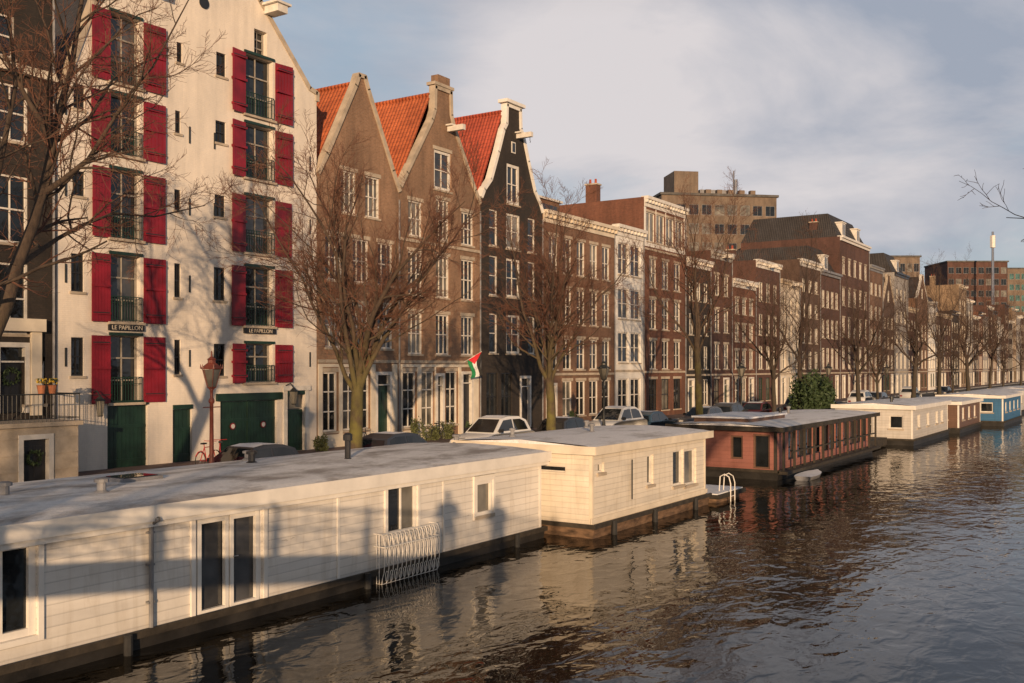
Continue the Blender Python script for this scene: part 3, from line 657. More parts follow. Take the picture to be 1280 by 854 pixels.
for q in (w[1]-.62,w[1]-1.25,w[1]-2.2): f.mbox(mf,q-.04,q+.04,w[2]+.13,w[3]-.13,.03,.12)
cu_=g.p('curtain_panels',m_curt)
for u,v in ((w[1]-1.2,w[1]-.95),(w[1]-2.1,w[1]-1.6)):
    for k in range(4):
        q0=u+(v-u)*k/4; q1=u+(v-u)*(k+1)/4; a_,b_=(.086,.094) if k%2 else (.094,.086)
        cu_.quad(mf(q0,w[2]+.15,a_),mf(q1,w[2]+.15,b_),mf(q1,w[3]-.15,b_),mf(q0,w[3]-.15,a_))
w=bw[2]; cu_.quad(mf(w[0]+.6,w[2]+.08,.072),mf(w[1]-.09,w[2]+.08,.072),mf(w[1]-.09,w[3]-.08,.072),mf(w[0]+.6,w[3]-.08,.072))
for px in (340,430,560): 
    xx=WX(px,B1); g.p('joint_battens',m_bwhite).mbox(mf,xx-.04,xx+.04,.34,2.35,-.025,-.003)
xx=WX(197,B1); g.p('down_pipe',m_mortar).tube([(xx,B1-.3,2.4),(xx,B1-.08,2.25),(xx,B1-.08,.3)],.045,8)
for zz in (.8,1.5,2.1): g.p('pipe_clips',m_mortar).box(xx-.07,xx+.07,B1-.1,B1-.004,zz,zz+.04)
g.p('fascia_drip',m_bwhite).box(-8.2,26.4,B1-.17,B1-.004,2.24,2.35)
for px,py,h,yy in ((18,622,.32,18.6),(138,628,.32,17.6),(322,584,.35,19.8),(441,585,.75,18.3),(317,584,.28,20.6),(575,560,.3,19.6)):
    xx=WX(px,yy); pipe(g,xx,yy,2.7,h,.09 if h<.5 else .08, m_mortar if h<.34 else m_black)
xx=WX(175,18.8); g.p('skylight',m_mortar).box(xx-.5,xx+.5,18.4,19.2,2.7,2.84); g.p('skylight_glass',m_glass).box(xx-.42,xx+.42,18.48,19.12,2.84,2.86)
w=bw[2]; yo=B1-.24; xa,xb=WX(484,yo),WX(552,yo); zt_=W(518,660,yo)[1]; zb_=W(518,720,yo)[1]
r=g.p('basket_railing',m_bwhite)
def bulge(s): return .12*math.sin(min(1,(1-s)*1.15)*math.pi)
n=13
for k in range(n+1):
    q=xa+(xb-xa)*k/n; r.tube([(q+.03*math.sin(s*9),yo-bulge(s),zb_+(zt_-zb_)*s) for s in [i/8 for i in range(9)]],.012,5)
for k in range(n):
    q=xa+(xb-xa)*(k+.5)/n
    for zc,rx_,rz_,oo in ((zt_-.15,.055,.1,-.02),(zt_-.52,.05,.2,-.11),(zb_+.2,.055,.13,-.09)):
        r.tube([(q+rx_*math.cos(a),yo+oo,zc+rz_*math.sin(a)) for a in [i*.785 for i in range(9)]],.009,4)
for z,o_ in ((zt_,0),(zb_,0),(zt_-.3,-.1)): r.tube([(xa,B1,z),(xa,yo+o_,z),(xb,yo+o_,z),(xb,B1,z)],.017,6)
for xx in (xa,xb):
    for k in range(1,3): r.tube([(xx,yo+.08*k,zb_),(xx,yo+.08*k,zt_)],.011,4)
g.p('balcony_floor',m_plank).box(xa,xb,yo+.03,B1-.11,zb_+.02,zb_+.06)
for xx in (4,11.5,18,24.5): g.p('fenders',m_rubber).tube([(xx,B1-.24,.36),(xx,B1-.24,-.05)],.08,8,True)
g.done()
B2=14.55
w2=[pw(751,759,578,590,B2,nv=0,nh=0,fw=.05),pw(812,820,568,605,B2,nv=0,nh=0,fw=.06,gm=m_glass),pw(844,857,562,606,B2,nv=0,nh=0,fw=.07,gm=m_glass),pw(858,873,561,605,B2,nv=0,nh=0,fw=.07,gm=m_curt)]
g=boat('cream_houseboat',27.0,36.0,B2,19.5,2.78,m_sid2,m_frost2,m_hull2,w2,[(15.5,16.6,1.95,2.15,dict(nv=0,nh=0,fw=.04,sill=False))],ho=.14,hz=.4,ft=.2,trim=m_cream)
g.p('hull_stripe',m_cream).box(26.9,36.1,B2-.05,B2-.003,.44,.6)
for xx,yy,h in ((28.3,18.3,.3),(31.5,17,.35),(34,18.6,.3)): pipe(g,xx,yy,2.88,h,.07,m_mortar)
g.p('handrail',m_iron).tube([(WX(792,B2)-.0,B2-.05,2.2),(WX(792,B2),B2-.05,.9)],.02,5)
for xx in (28,31,34.5): g.p('fenders',m_rubber).tube([(xx,B2-.25,.42),(xx,B2-.25,-.05)],.09,8,True)
g.done()
g=G('floating_jetty',(38,14.8,0)); g.p('deck',m_plank).box(36.3,39.2,14.1,16.4,.18,.34); g.p('snow_cover',m_snow).box(36.35,39.1,14.2,16.3,.343,.38); g.p('floats',m_hull2).box(36.5,39.0,14.3,16.2,-.3,.177)
for xx in (37.3,37.75): 
    g.p('ladder',m_bwhite).tube([(xx,14.03,-.4),(xx,14.03,.7),(xx,14.1,.95),(xx,14.28,1.05),(xx,14.46,.95),(xx,14.5,.35)],.022,6)
for z in (-.1,.2): g.p('ladder',m_bwhite).tube([(37.3,14.03,z),(37.75,14.03,z)],.018,6)
g.done()
B3=14.9
w3=[(x_,x_+1.25,.8,2.15,dict(nv=0,nh=0,fw=.05,fm=m_black,gm=m_glass,sill=False)) for x_ in [47.2+1.4*i for i in range(11)]]
e3=[(15.2,16.0,.5,2.1,dict(nv=0,nh=0,fw=.08,gm=m_glass,fm=m_sid5,sill=False)),(16.5,17.1,.9,2.0,dict(nv=0,nh=0,fw=.08,gm=m_glass,fm=m_sid5,sill=False))]
g=boat('pink_houseboat',45.4,63.2,B3,19.8,2.45,m_sid3,m_frost2,m_hull,w3,e3,ho=.15,hz=.45,ft=.16,trim=m_plank,ov=.45)
for i in range(12): 
    xx=45.5+i*1.6; g.p('veranda_posts',m_plank).box(xx-.05,xx+.05,B3-.38,B3-.28,.45,2.28)
g.p('veranda_deck',m_plank).box(45.2,63.3,B3-.6,B3-.14,.3,.44)
g.p('veranda_rail',m_plank).box(46.8,63.1,B3-.36,B3-.3,1.2,1.27)
g.p('raised_roof',m_sid5).box(46.5,52,16.6,19.4,2.5,2.75); g.p('raised_roof_snow',m_snow).box(46.4,52.1,16.5,19.5,2.753,2.83)
pipe(g,54,17.5,2.55,.5); pipe(g,57,18,2.55,.45,.08,m_mortar); g.done()
g=G('rowing_skiff',(46.9,13.85,0)); q=g.p('hull',m_mortar,True)
secs=[]
for i in range(11):
    s=i/10; wd_=.5*math.sin(math.pi*(s*.8+.2))**.6 if s<1 else .02; sh=.2+.12*s*s
    wd_=max(.03,wd_*(1 if s<.85 else (1-s)/.15)); xx=45.9+2.5*s
    secs.append([(xx,13.85-wd_,sh),(xx,13.85-wd_*.8,.03),(xx,13.85,-.12+.12*s*s),(xx,13.85+wd_*.8,.03),(xx,13.85+wd_,sh)])
vs=[v for s_ in secs for v in s_]; q.add(vs,[(i*5+k,i*5+k+1,(i+1)*5+k+1,(i+1)*5+k) for i in range(10) for k in range(4)]+[(0,1,2,3,4)])
g.p('snowy_cover',m_snow).add([secs[i][k] for i in range(11) for k in (0,4)],[(i*2,i*2+1,i*2+3,i*2+2) for i in range(10)])
g.done()
B4=13.9
w4=[(x_,x_+1.0,1.1,2.0,dict(nv=1,nh=0,fw=.08,gm=m_glass)) for x_ in (72,75.2,78.5,80.6)]
g=boat('grey_houseboat',70.5,83.5,B4,19,2.65,m_sid4,m_frost2,m_hull,w4,[(14.5,15.4,1.1,2.0,dict(nv=0,nh=0,fw=.08,gm=m_glass)),(16.5,17.5,.6,2.1,dict(nv=0,nh=1,fw=.08))],ft=.22); pipe(g,74,16,2.7,.5); pipe(g,79,17,2.7,.4); g.done()
w5=[(x_,x_+1.3,1.0,2.0,dict(nv=1,nh=0,fw=.08,gm=m_glass)) for x_ in (87,90,93)]
g=boat('brown_houseboat',85.5,96.5,13.4,18.5,2.5,m_sid5,m_frost2,m_hull,w5,[(14.2,15.4,1.1,2.0,dict(nv=1,nh=0,fw=.08))]); g.done()
g=boat('blue_houseboat',98.5,112,11.8,17.2,2.7,m_sid6,m_frost2,m_hull,[(x_,x_+1.3,1.2,2.1,dict(nv=0,nh=0,fw=.1,gm=m_glass)) for x_ in (100,103,106,109)],[(y_,y_+1.1,1.2,2.1,dict(nv=0,nh=0,fw=.1,gm=m_glass)) for y_ in (12.6,14.6)],trim=m_bwhite); g.done()
g=boat('white_houseboat',115,134,13.2,18,2.6,m_sid4,m_frost2,m_hull,[(x_,x_+1.3,1.2,2.1,dict(nv=1,nh=0,fw=.1,gm=m_glass)) for x_ in (117,121,125,129)],[(14.2,15.4,1.1,2.0,dict(nv=1,nh=0,fw=.08))]); g.done()
g=boat('brown_houseboat',137,155,12.8,18,2.6,m_sid5,m_frost2,m_hull,[(x_,x_+1.3,1.2,2.1,dict(nv=1,nh=0,fw=.1,gm=m_glass)) for x_ in (139,143,147,151)],[]); g.done()
# ================================================================ trees
def rdir(t,ang,rng):
    t=t.normalized(); a=Vector((rng.gauss(0,1),rng.gauss(0,1),rng.gauss(0,1))); u=t.cross(a)
    if u.length<1e-4: u=Vector((1,0,0))
    return (t*math.cos(ang)+u.normalized()*math.sin(ang)).normalized()
def mkpath(p,d,L,n,rng,up=.1,wob=.12):
    pts=[Vector(p)]; d=d.normalized(); st=L/n
    for i in range(n):
        d=(d+Vector((rng.gauss(0,wob),rng.gauss(0,wob),rng.gauss(0,wob)+up))).normalized(); pts.append(pts[-1]+d*st)
    return pts
SEG=[8,6,4,3,3]; NS=[8,6,4,3,3]
def grow(T,Tw,pts,r0,r1,lv,rng,nch,ratio,mx,up=.1,start=.2):
    n=len(pts)-1; rads=[r0+(r1-r0)*(i/n)**.8 for i in range(n+1)]
    (T if lv<=1 else Tw).tube(pts,rads,NS[lv])
    if lv>=mx: return
    L=sum((pts[i+1]-pts[i]).length for i in range(n)); k=nch[lv]
    for i in range(k):
        t=start+(1-start)*(i+rng.random())/k; f=min(t*n,n-.001); j=int(f); p=pts[j].lerp(pts[j+1],f-j)
        tan=pts[j+1]-pts[j]; d=rdir(tan,math.radians(rng.uniform(26,60)),rng); d.z+=up*1.5; d.normalize()
        l=L*ratio[lv]*rng.uniform(.6,1.25)*(1.15-.6*t); rr=rads[j]*rng.uniform(.38,.6)
        grow(T,Tw,mkpath(p,d,l,SEG[lv+1],rng,up*.6,.15),max(rr,.006),max(rr*.3,.0035),lv+1,rng,nch,ratio,mx,up,.12)
def treemesh(seed,H,h0,r,limbs=6,nch=(9,8,7,0),ang=(12,42),lean=(0,0)):
    rng=random.Random(seed); T=Part(m_bark,True); Tw=Part(m_twig,False)
    tp=mkpath((0,0,-.1),Vector((lean[0],lean[1],1)),h0,5,rng,.05,.04)
    T.tube([tp[0]]+tp[1:],[r*1.35]+[r*(1-.06*i) for i in range(1,6)],12)
    for i in range(limbs):
        a=6.283*(i+rng.uniform(-.3,.3))/limbs; an=math.radians(rng.uniform(*ang)) if i else .12
        d=Vector((math.sin(an)*math.cos(a),math.sin(an)*math.sin(a),math.cos(an)))
        q=tp[-1 if i%2 else -2].lerp(tp[-1],.6*(i%2)); L=(H-h0)*rng.uniform(.75,1.0)
        rr=r*rng.uniform(.32,.5)
        grow(T,Tw,mkpath(q,d,L,9,rng,.06,.13),rr,.014,0,rng,nch,(.42,.46,.52),3,.09,.1)
    return T,Tw
def place(name,meshes,x,y,rz=0,sc=1,sz=None):
    e=bpy.data.objects.new(name,None); bpy.context.collection.objects.link(e); e.location=(x,y,ST); e.rotation_euler=(0,0,rz); e.scale=(sc,sc,sz or sc)
    for n,me in meshes:
        o=bpy.data.objects.new(n,me); bpy.context.collection.objects.link(o); o.parent=e
def tomesh(T,Tw,bm=None,tm=None):
    r=[]
    for n,P,mm in (('trunk_and_limbs',T,bm),('twigs',Tw,tm)):
        me=bpy.data.meshes.new(n); me.from_pydata([tuple(v) for v in P.V],[],P.F); me.materials.append(mm or P.mat)
        if P.smooth: me.polygons.foreach_set('use_smooth',[True]*len(me.polygons))
        me.update(); r.append((n,me))
    return r
place('bare_elm_tree',tomesh(*treemesh(3,12.8,3.9,.28,8,(12,10,11))),26.2,23.4)
place('bare_elm_tree',tomesh(*treemesh(11,12.4,4.2,.25,8,(12,9,10),lean=(.03,0))),39.4,23.4)
place('bare_elm_tree',tomesh(*treemesh(21,16.6,6,.25,6,(12,9,8),ang=(8,26))),57,23.4)
va=tomesh(*treemesh(31,17,5.5,.26,7,(11,8,7),ang=(10,34)),m_bark2,m_twig2); vb=tomesh(*treemesh(41,16,5,.25,8,(10,8,6),ang=(12,36)),m_bark2,m_twig2); vc=tomesh(*treemesh(53,15,4.2,.22,5,(10,8,6),ang=(16,44),lean=(.08,.03)),m_bark2,m_twig2)
for i,(x,s,z) in enumerate(((70,.7,.72),(77,1.05,1.05),(95.7,.95,.85),(101,.6,.6),(119,1.1,.95),(136,1.2,1.25),(143,.7,.75),(157,1.25,1.05),(181,1.0,1.2),(193,.7,.7),(222,1.2,1.1),(259,1.0,1.1),(272,.8,.8),(305,1.2,1.1))):
    place('bare_elm_tree',(va,vb,vc)[(i*2+i//3)%3],x,23.4+(i%3-1)*.25,i*1.3,s,z)
for i,(x,y) in enumerate(((-34,-4.5),(-21,-4.6),(5,-9))): place('bare_elm_tree',vb if i%2 else va,x,y,i*2+.5,1.05)  # unseen trees behind the camera, added to dapple the facades with shade
rng=random.Random(5); T=Part(m_bark,True); Tw=Part(m_twig)
YT=23.3
def tp(px,py,y=YT): X,Z=W(px,py,y); return Vector((X,y,Z))
trunk=[Vector((11.6,YT,ST-.1)),Vector((11.8,YT,3.2)),tp(-8,440),tp(18,380),tp(30,335),tp(52,280),tp(62,245),tp(76,180),tp(86,130),tp(98,90),tp(108,20),tp(125,-80)]
T.tube(trunk[:5],[.34,.25,.2,.18,.165],12)
bq=Vector((11.6,YT,ST))
grow(T,Tw,trunk[4:],.16,.045,0,rng,(16,9,8),(.42,.45,.5),3,.07,.05)
for path,r in (([trunk[2],tp(-20,330,22.5),tp(10,210,22.2),tp(30,110,22),tp(20,0,21.8),tp(30,-80,21.5)],.12),
             ([trunk[4],tp(80,300,24),tp(110,283,24.2),tp(150,268,24.5),tp(200,272,25),tp(262,258,25.5)],.075),
             ([trunk[6],tp(90,225,22.8),tp(120,200,22.6),tp(170,120,22.2),tp(200,85,22),tp(250,-10,22)],.09),
             ([trunk[7],tp(40,120,24),tp(10,60,24.6),tp(-20,0,25)],.09),
             ([trunk[7],tp(120,150,24),tp(150,100,24.6),tp(210,70,25)],.07),
             ([trunk[2],tp(-40,300,24.5),tp(-60,180,25),tp(-40,60,25.5)],.12)):
    grow(T,Tw,path,r,.015,0,rng,(14,9,8),(.38,.46,.52),3,.05,.12)
for P in (T,Tw): P.V=[(v[0]-bq.x,v[1]-bq.y,v[2]-bq.z) for v in P.V]
place('bare_elm_tree',tomesh(T,Tw),bq.x,bq.y)
rng=random.Random(9); T=Part(m_bark2,True); Tw=Part(m_twig2)
T.tube([(0,0,-.1),(0,.1,2),(0,.2,4.2)],[.3,.24,.2],10)
for i in range(7):
    a=i*.9; d=Vector((math.cos(a)*.7,math.sin(a)*.7,.8)); grow(T,Tw,mkpath((0,.2,4),d,5.2,7,rng,.04,.1),.1,.02,0,rng,(7,6,5),(.4,.45,.5),3,.05)
grow(T,Tw,[Vector((0,.2,3.9)),Vector((.2,2,5.6)),Vector((.6,4.0,6.6)),Vector((1,5.9,6.9))],.05,.007,0,rng,(8,5,4),(.3,.42,.5),3,.03,.4)
place('bare_elm_tree',tomesh(T,Tw),20.5,-3.4)
# ================================================================ lamps
def lamp(x,y,im=m_iron):
    g=G('street_lamp',(x,y,ST)); p=g.p('post',im,True)
    p.lathe([(.2,0),(.2,.25),(.14,.32),(.12,.9),(.15,.95),(.09,1.05),(.07,1.3),(.055,2.9),(.09,2.95),(.09,3.02),(.045,3.1),(.045,3.3),(.1,3.38)],(x,y,ST),12)
    p.tube([(x-.32,y,ST+2.8),(x+.32,y,ST+2.8)],.018,6)
    l=g.p('lantern_frame',im); z=ST+3.38
    l.lathe([(.13,0),(.15,.04)],(x,y,z),6)
    for k in range(6):
        a=6.283*k/6; l.tube([(x+.14*math.cos(a),y+.14*math.sin(a),z+.04),(x+.29*math.cos(a),y+.29*math.sin(a),z+.58)],.014,4)
    l.lathe([(.32,.58),(.34,.61),(.2,.72),(.12,.78),(.12,.86),(.15,.88),(.07,.94),(.03,.97),(.025,1.1),(.0,1.16)],(x,y,z),6)
    for k in range(6):
        a=6.283*k/6; l.tube([(x+.33*math.cos(a),y+.33*math.sin(a),z+.6),(x+.35*math.cos(a),y+.35*math.sin(a),z+.74)],[.04,.005],4)
    g.p('lantern_glass',m_curt).lathe([(.13,.04),(.28,.57)],(x,y,z),6)
    g.done()
lamp(WX(271,24.3),24.3,m_ried)
for x in (WX(757,24.3),66.5,88,110,140): lamp(x,24.3)
# ================================================================ cars
def car(x,y,col,Lc=4.2,Hc=1.48,flip=False,frosted=True):
    m=M('car_paint',col,.3,.08,1,metal=.0); g=G('parked_car',(x,y,ST)); z0=ST
    s=-1 if flip else 1; X=lambda v:x+s*v*Lc/4.2; hw=.86; k=Hc/1.48
    prof=[(-2.08,.3),(-2.1,.62),(-2.02,.86),(-1.8,.93),(.95,.92),(1.55,.84),(1.98,.7),(2.1,.5),(2.08,.28),(1.75,.24),(-1.8,.24)]
    p=g.p('body',m,True)
    n=len(prof); vs=[]
    for yy,sc_ in ((-hw,.93),(-hw+.07,1),(hw-.07,1),(hw,.93)):
        for a,b in prof: vs.append((X(a*(.97 if sc_<1 else 1)),y+yy,z0+(.55+(b-.55)*sc_)*k))
    fs=[(i*n+j,i*n+(j+1)%n,(i+1)*n+(j+1)%n,(i+1)*n+j) for i in range(3) for j in range(n)]+[tuple(range(n)),tuple(3*n+j for j in range(n))]
    p.add(vs,fs)
    cb=[(-1.75,.9),(1.0,.9),(.25,1.42),(-.2,1.48),(-1.0,1.46),(-1.5,1.32)]
    q=g.p('cabin',m); w0,w1=.8,.6; m_=len(cb)
    def yy(b,sg): return y+sg*(w0+(w1-w0)*(b-.9)/.58)
    q.add([(X(a),yy(b,-1),z0+b*k) for a,b in cb]+[(X(a),yy(b,1),z0+b*k) for a,b in cb],[tuple(range(m_)),tuple(range(m_,2*m_))]+[(j,(j+1)%m_,m_+(j+1)%m_,m_+j) for j in range(m_)])
    gl=g.p('glass',m_glass)
    for sg in (-1,1):
        for pl in ([(-1.5,.98),(-.5,.98),(-.5,1.37),(-1.05,1.37),(-1.35,1.27)],[(-.42,.98),(.78,.98),(.2,1.35),(-.42,1.38)]):
            gl.quad(*[(X(a),yy(b,sg)+sg*.008,z0+b*k) for a,b in pl])
    gl.quad((X(.95)+s*.01,y-.7,z0+.96*k),(X(.95)+s*.01,y+.7,z0+.96*k),(X(.32)+s*.01,y+.56,z0+1.39*k),(X(.32)+s*.01,y-.56,z0+1.39*k))
    gl.quad((X(-1.74)-s*.012,y-.68,z0+.96*k),(X(-1.74)-s*.012,y+.68,z0+.96*k),(X(-1.54)-s*.012,y+.56,z0+1.27*k),(X(-1.54)-s*.012,y-.56,z0+1.27*k))
    if frosted: g.p('roof_frost',m_snow).quad((X(.2),y-.55,z0+1.432*k),(X(.2),y+.55,z0+1.432*k),(X(-.2),y+.55,z0+1.492*k),(X(-.2),y-.55,z0+1.492*k)); g.p('roof_frost',m_snow).quad((X(-.2),y-.55,z0+1.492*k),(X(-.2),y+.55,z0+1.492*k),(X(-1.0),y+.55,z0+1.472*k),(X(-1.0),y-.55,z0+1.472*k))
    for a in (-1.3,1.28):
        for sg in (-1,1):
            g.p('tyres',m_rubber).disc((X(a),y+sg*(hw-.09),z0+.32),.32,(0,1,0),.2,18); g.p('wheel_rims',m_chrome).disc((X(a),y+sg*(hw-.09),z0+.32),.2,(0,1,0),.215,12)
    g.p('headlights',m_white).box(min(X(1.9),X(2.07)),max(X(1.9),X(2.07)),y-.72,y-.45,z0+.58,z0+.7); g.p('headlights',m_white).box(min(X(1.9),X(2.07)),max(X(1.9),X(2.07)),y+.45,y+.72,z0+.58,z0+.7)
    for sg in (-1,1): g.p('tail_lights',m_red).box(min(X(-2.11),X(-2.0)),max(X(-2.11),X(-2.0)),y+sg*.6-.12,y+sg*.6+.12,z0+.65,z0+.82); g.p('mirrors',m_black).box(X(.7)-.08,X(.7)+.08,y+sg*.92-.08,y+sg*.92+.08,z0+.95*k,z0+1.07*k)
    g.done()
cars=[(22.6,(.03,.03,.035),4.2,1.5),(30.4,(.03,.035,.05),4.3,1.5),(36.9,(.68,.68,.68),4.6,1.85),(43.6,(.02,.02,.022),4.4,1.55),(48.7,(.7,.69,.66),4.7,1.9),(53.2,(.04,.08,.12),4.0,1.5),(61,(.1,.1,.11),4.3,1.5),(66,(.05,.05,.05),4.3,1.6),(71,(.1,.02,.02),4.1,1.5),(82,(.2,.2,.2),4.3,1.7),(88,(.03,.03,.04),4.3,1.5),(102,(.6,.6,.6),4.6,1.8),(108,(.1,.1,.12),4.3,1.5),(125,(.5,.5,.5),4.5,1.8),(146,(.05,.05,.06),4.2,1.5)]
for i,(x,c,l,h) in enumerate(cars): car(x,24.9,c,l,h,i%2==0)
m_bred=M('red_cycle_paint',(.5,.03,.03),.35,.1,3)
def bike(x,y,rz,mat):
    g=G('bicycle',(x,y,ST)); 
    for a in (-.53,.53): g.p('wheels',m_rubber).tube([(x+a+.34*math.cos(t*.3307),y,ST+.35+.34*math.sin(t*.3307)) for t in range(20)],.02,6)
    for a in (-.53,.53):
        for k in range(10): g.p('spokes',m_chrome).tube([(x+a,y,ST+.35),(x+a+.33*math.cos(k*.628),y,ST+.35+.33*math.sin(k*.628))],.003,3)
    f=g.p('frame',mat); A=(x-.53,y,ST+.35);B=(x-.1,y,ST+.3);D_=(x-.25,y,ST+.85);E=(x+.35,y,ST+.85);H_=(x+.53,y,ST+.35)
    for a,b in ((A,B),(A,D_),(B,D_),(D_,E),(B,E),(E,H_),(E,(x+.3,y,ST+1.05)),(D_,(x-.28,y,ST+.98))): f.tube([a,b],.018,6)
    f.tube([(x+.15,y-.28,ST+1.08),(x+.3,y,ST+1.06),(x+.15,y+.28,ST+1.08)],.014,6); g.p('saddle',m_black).box(x-.42,x-.18,y-.07,y+.07,ST+.98,ST+1.04)
    g.p('mudguards',mat).tube([(x-.53+.38*math.cos(t),y,ST+.35+.38*math.sin(t)) for t in (.2,.8,1.4,2,2.6)],.02,4)
    g.done(rz)
bike(WX(265,31.8),31.8,.3,m_bred); bike(WX(275,32)+.2,32.0,.9,m_bred); bike(41.0,26,.2,m_black); bike(33.5,24.2,1.2,m_black); bike(17.5,24.6,.9,m_black); bike(36.8,32.6,.1,m_black); bike(43.3,32.8,.1,m_black)
def bush(name,cx,cy,cz,rx,ry,rz_,n,mat,s=.1,nl=9):
    rng=random.Random(int(cx*10)); P=Part(mat); lumps=[]
    for k in range(nl):
        a=rng.uniform(0,6.28); rr=math.sqrt(rng.random())*.72; lumps.append((Vector((math.cos(a)*rr*rx,math.sin(a)*rr*ry,rng.uniform(.15,.8)*rz_*(1-.45*rr))),rng.uniform(.25,.42)))
    for i in range(n):
        c,r=rng.choice(lumps); v=Vector((rng.gauss(0,1),rng.gauss(0,1),rng.gauss(0,1))).normalized()*rng.uniform(.55,1.12)
        q=c+Vector((v.x*rx*r,v.y*ry*r,v.z*rz_*r))
        if q.z<0: q.z=abs(q.z)*.3
        e=Vector((rng.gauss(0,1),rng.gauss(0,1),rng.gauss(0,1))).normalized(); f=e.cross(Vector((rng.gauss(0,1),rng.gauss(0,1),rng.gauss(0,1)))).normalized()
        e*=s*rng.uniform(.6,1.3); f*=s*.5
        P.quad(q-e,q+f,q+e,q-f)
    for c,r in lumps: P.tube([(0,0,-.05),c*.5,c],[.03,.02,.01],4)
    o=single(name,P); o.location=(cx,cy,cz)
m_fol2=M('shrub_leaves',(.08,.09,.03),.7,.5,5)
for px,w,h in ((525,.6,1.3),(543,.7,1.0),(563,.6,1.3),(590,.5,.9),(405,.35,1.0),(88,.5,1.0),(12,.6,1.0),(640,.5,1.1),(720,.6,1.2)):
    bush('front_garden_shrub',WX(px,32.8),32.8,ST+.12,w,.4,h,420,m_fol2 if px%2 else m_fol,.08)
bush('evergreen_bush',WX(1018,23.0),23.0,ST,4.2,1.3,4.3,9000,m_fol,.16,24)
bush('boat_garden_shrub',66.5,17,.6,1.6,1.2,1.7,1800,m_fol2,.12)
g=G('planting_pontoon',(66.5,17,0)); g.p('deck',m_plank).box(64.5,69,15.2,18.6,.1,.6); g.done()
m_f=[M('flag_black',(.02,.02,.02),.8,.1,3),M('flag_white',(.7,.7,.7),.8,.05,3),M('flag_green',(.01,.2,.07),.8,.1,3),M('flag_red',(.55,.02,.03),.8,.1,3)]
fx_=47.0; g=G('hanging_flag',(fx_,FY,5.9)); a=Vector((fx_,FY,5.5)); b_=Vector((fx_+.75,FY-.8,6.15)); g.p('pole',m_white).tube([a,b_],.02,6)
def fp(s,t):
    o_=b_.lerp(a,.02+.7*t*(1-.25*s)); return (o_.x+.08*math.sin(s*7+t*3),o_.y+.06*math.sin(s*5+t*2),o_.z-1.35*s*(1-.1*t))
for k in range(3):
    for i in range(8):
        s0,s1=i/8,(i+1)/8; g.p('cloth_%d'%k,m_f[k]).quad(fp(s0,k/3),fp(s0,(k+1)/3),fp(s1,(k+1)/3),fp(s1,k/3))
def off(v): return (v[0]-.03,v[1]-.03,v[2])
g.p('cloth_red',m_f[3]).quad(off(fp(0,0)),off(fp(0,1)),off(fp(.2,.75)),off(fp(.4,.5)),off(fp(.2,.25))); g.done()
# ================================================================ footbridge (camera stands on it) and the two people at its rail
def dz(y): return 0 if y<2 else -.0042*(y-2)**2
g=G('canal_footbridge',(-1.5,10,0)); BX=-2.9  # unseen bridge deck, made narrow to let low sun reach the boat wall
ys=[-3+24.6*i/24 for i in range(25)]
for y0_,y1_ in zip(ys,ys[1:]):
    a,b_=dz(y0_),dz(y1_)
    def slab(P,xa,xb,z0,z1): P.add([(xa,y0_,z0+a),(xb,y0_,z0+a),(xb,y1_,z0+b_),(xa,y1_,z0+b_),(xa,y0_,z1+a),(xb,y0_,z1+a),(xb,y1_,z1+b_),(xa,y1_,z1+b_)],[(0,3,2,1),(4,5,6,7),(0,1,5,4),(1,2,6,5),(2,3,7,6),(3,0,4,7)])
    slab(g.p('deck',m_plank),BX,0,3.5,3.6); slab(g.p('edge_beam',m_iron),0.001,.16,3.45,3.64); slab(g.p('edge_beam',m_iron),BX-.16,BX-.001,3.45,3.64)
    for X_ in (.08,BX-.08):
        slab(g.p('railing',m_iron),X_-.03,X_+.03,4.64,4.7); slab(g.p('railing',m_iron),X_-.015,X_+.015,3.76,3.79); slab(g.p('railing',m_iron),X_-.012,X_+.012,4.4,4.43)
g.p('abutment',m_quay).box(BX-.2,.2,21.0,21.69,-1.4,2.0); g.p('abutment',m_quay).box(BX-.2,.2,-2.19,-1.6,-1.4,3.4)
r=g.p('railing',m_iron)
for X_ in (.08,BX-.08):
    for k in range(13): q=-3+2.05*k; r.box(X_-.035,X_+.035,q-.035,q+.035,3.6+dz(q),4.78+dz(q))
    for k in range(60):
        y_=-2.8+.41*k; e_=dz(y_); r.tube([(X_,y_+.17*math.cos(t*.5236),4.1+e_+.26*math.sin(t*.5236)) for t in range(13)],.012,4)
        r.tube([(X_,y_+.09*math.cos(t*.785),4.53+e_+.09*math.sin(t*.785)) for t in range(9)],.01,4)
zb=3.6+dz(21.6)
g.p('ramp',m_asph).add([(BX,21.6,zb),(0,21.6,zb),(0,30,ST+.1),(BX,30,ST+.1),(BX,21.6,ST-.02),(0,21.6,ST-.02),(0,30,ST-.02),(BX,30,ST-.02)],[(0,1,2,3),(0,4,5,1),(1,5,6,2),(2,6,7,3),(3,7,4,0)])
g.done()
m_coat=M('wool_coat',(.05,.05,.07),.9,.2,6); m_skin=M('skin',(.5,.3,.22),.5,.08,6); m_hair=M('hair',(.04,.025,.015),.6,.3,20)
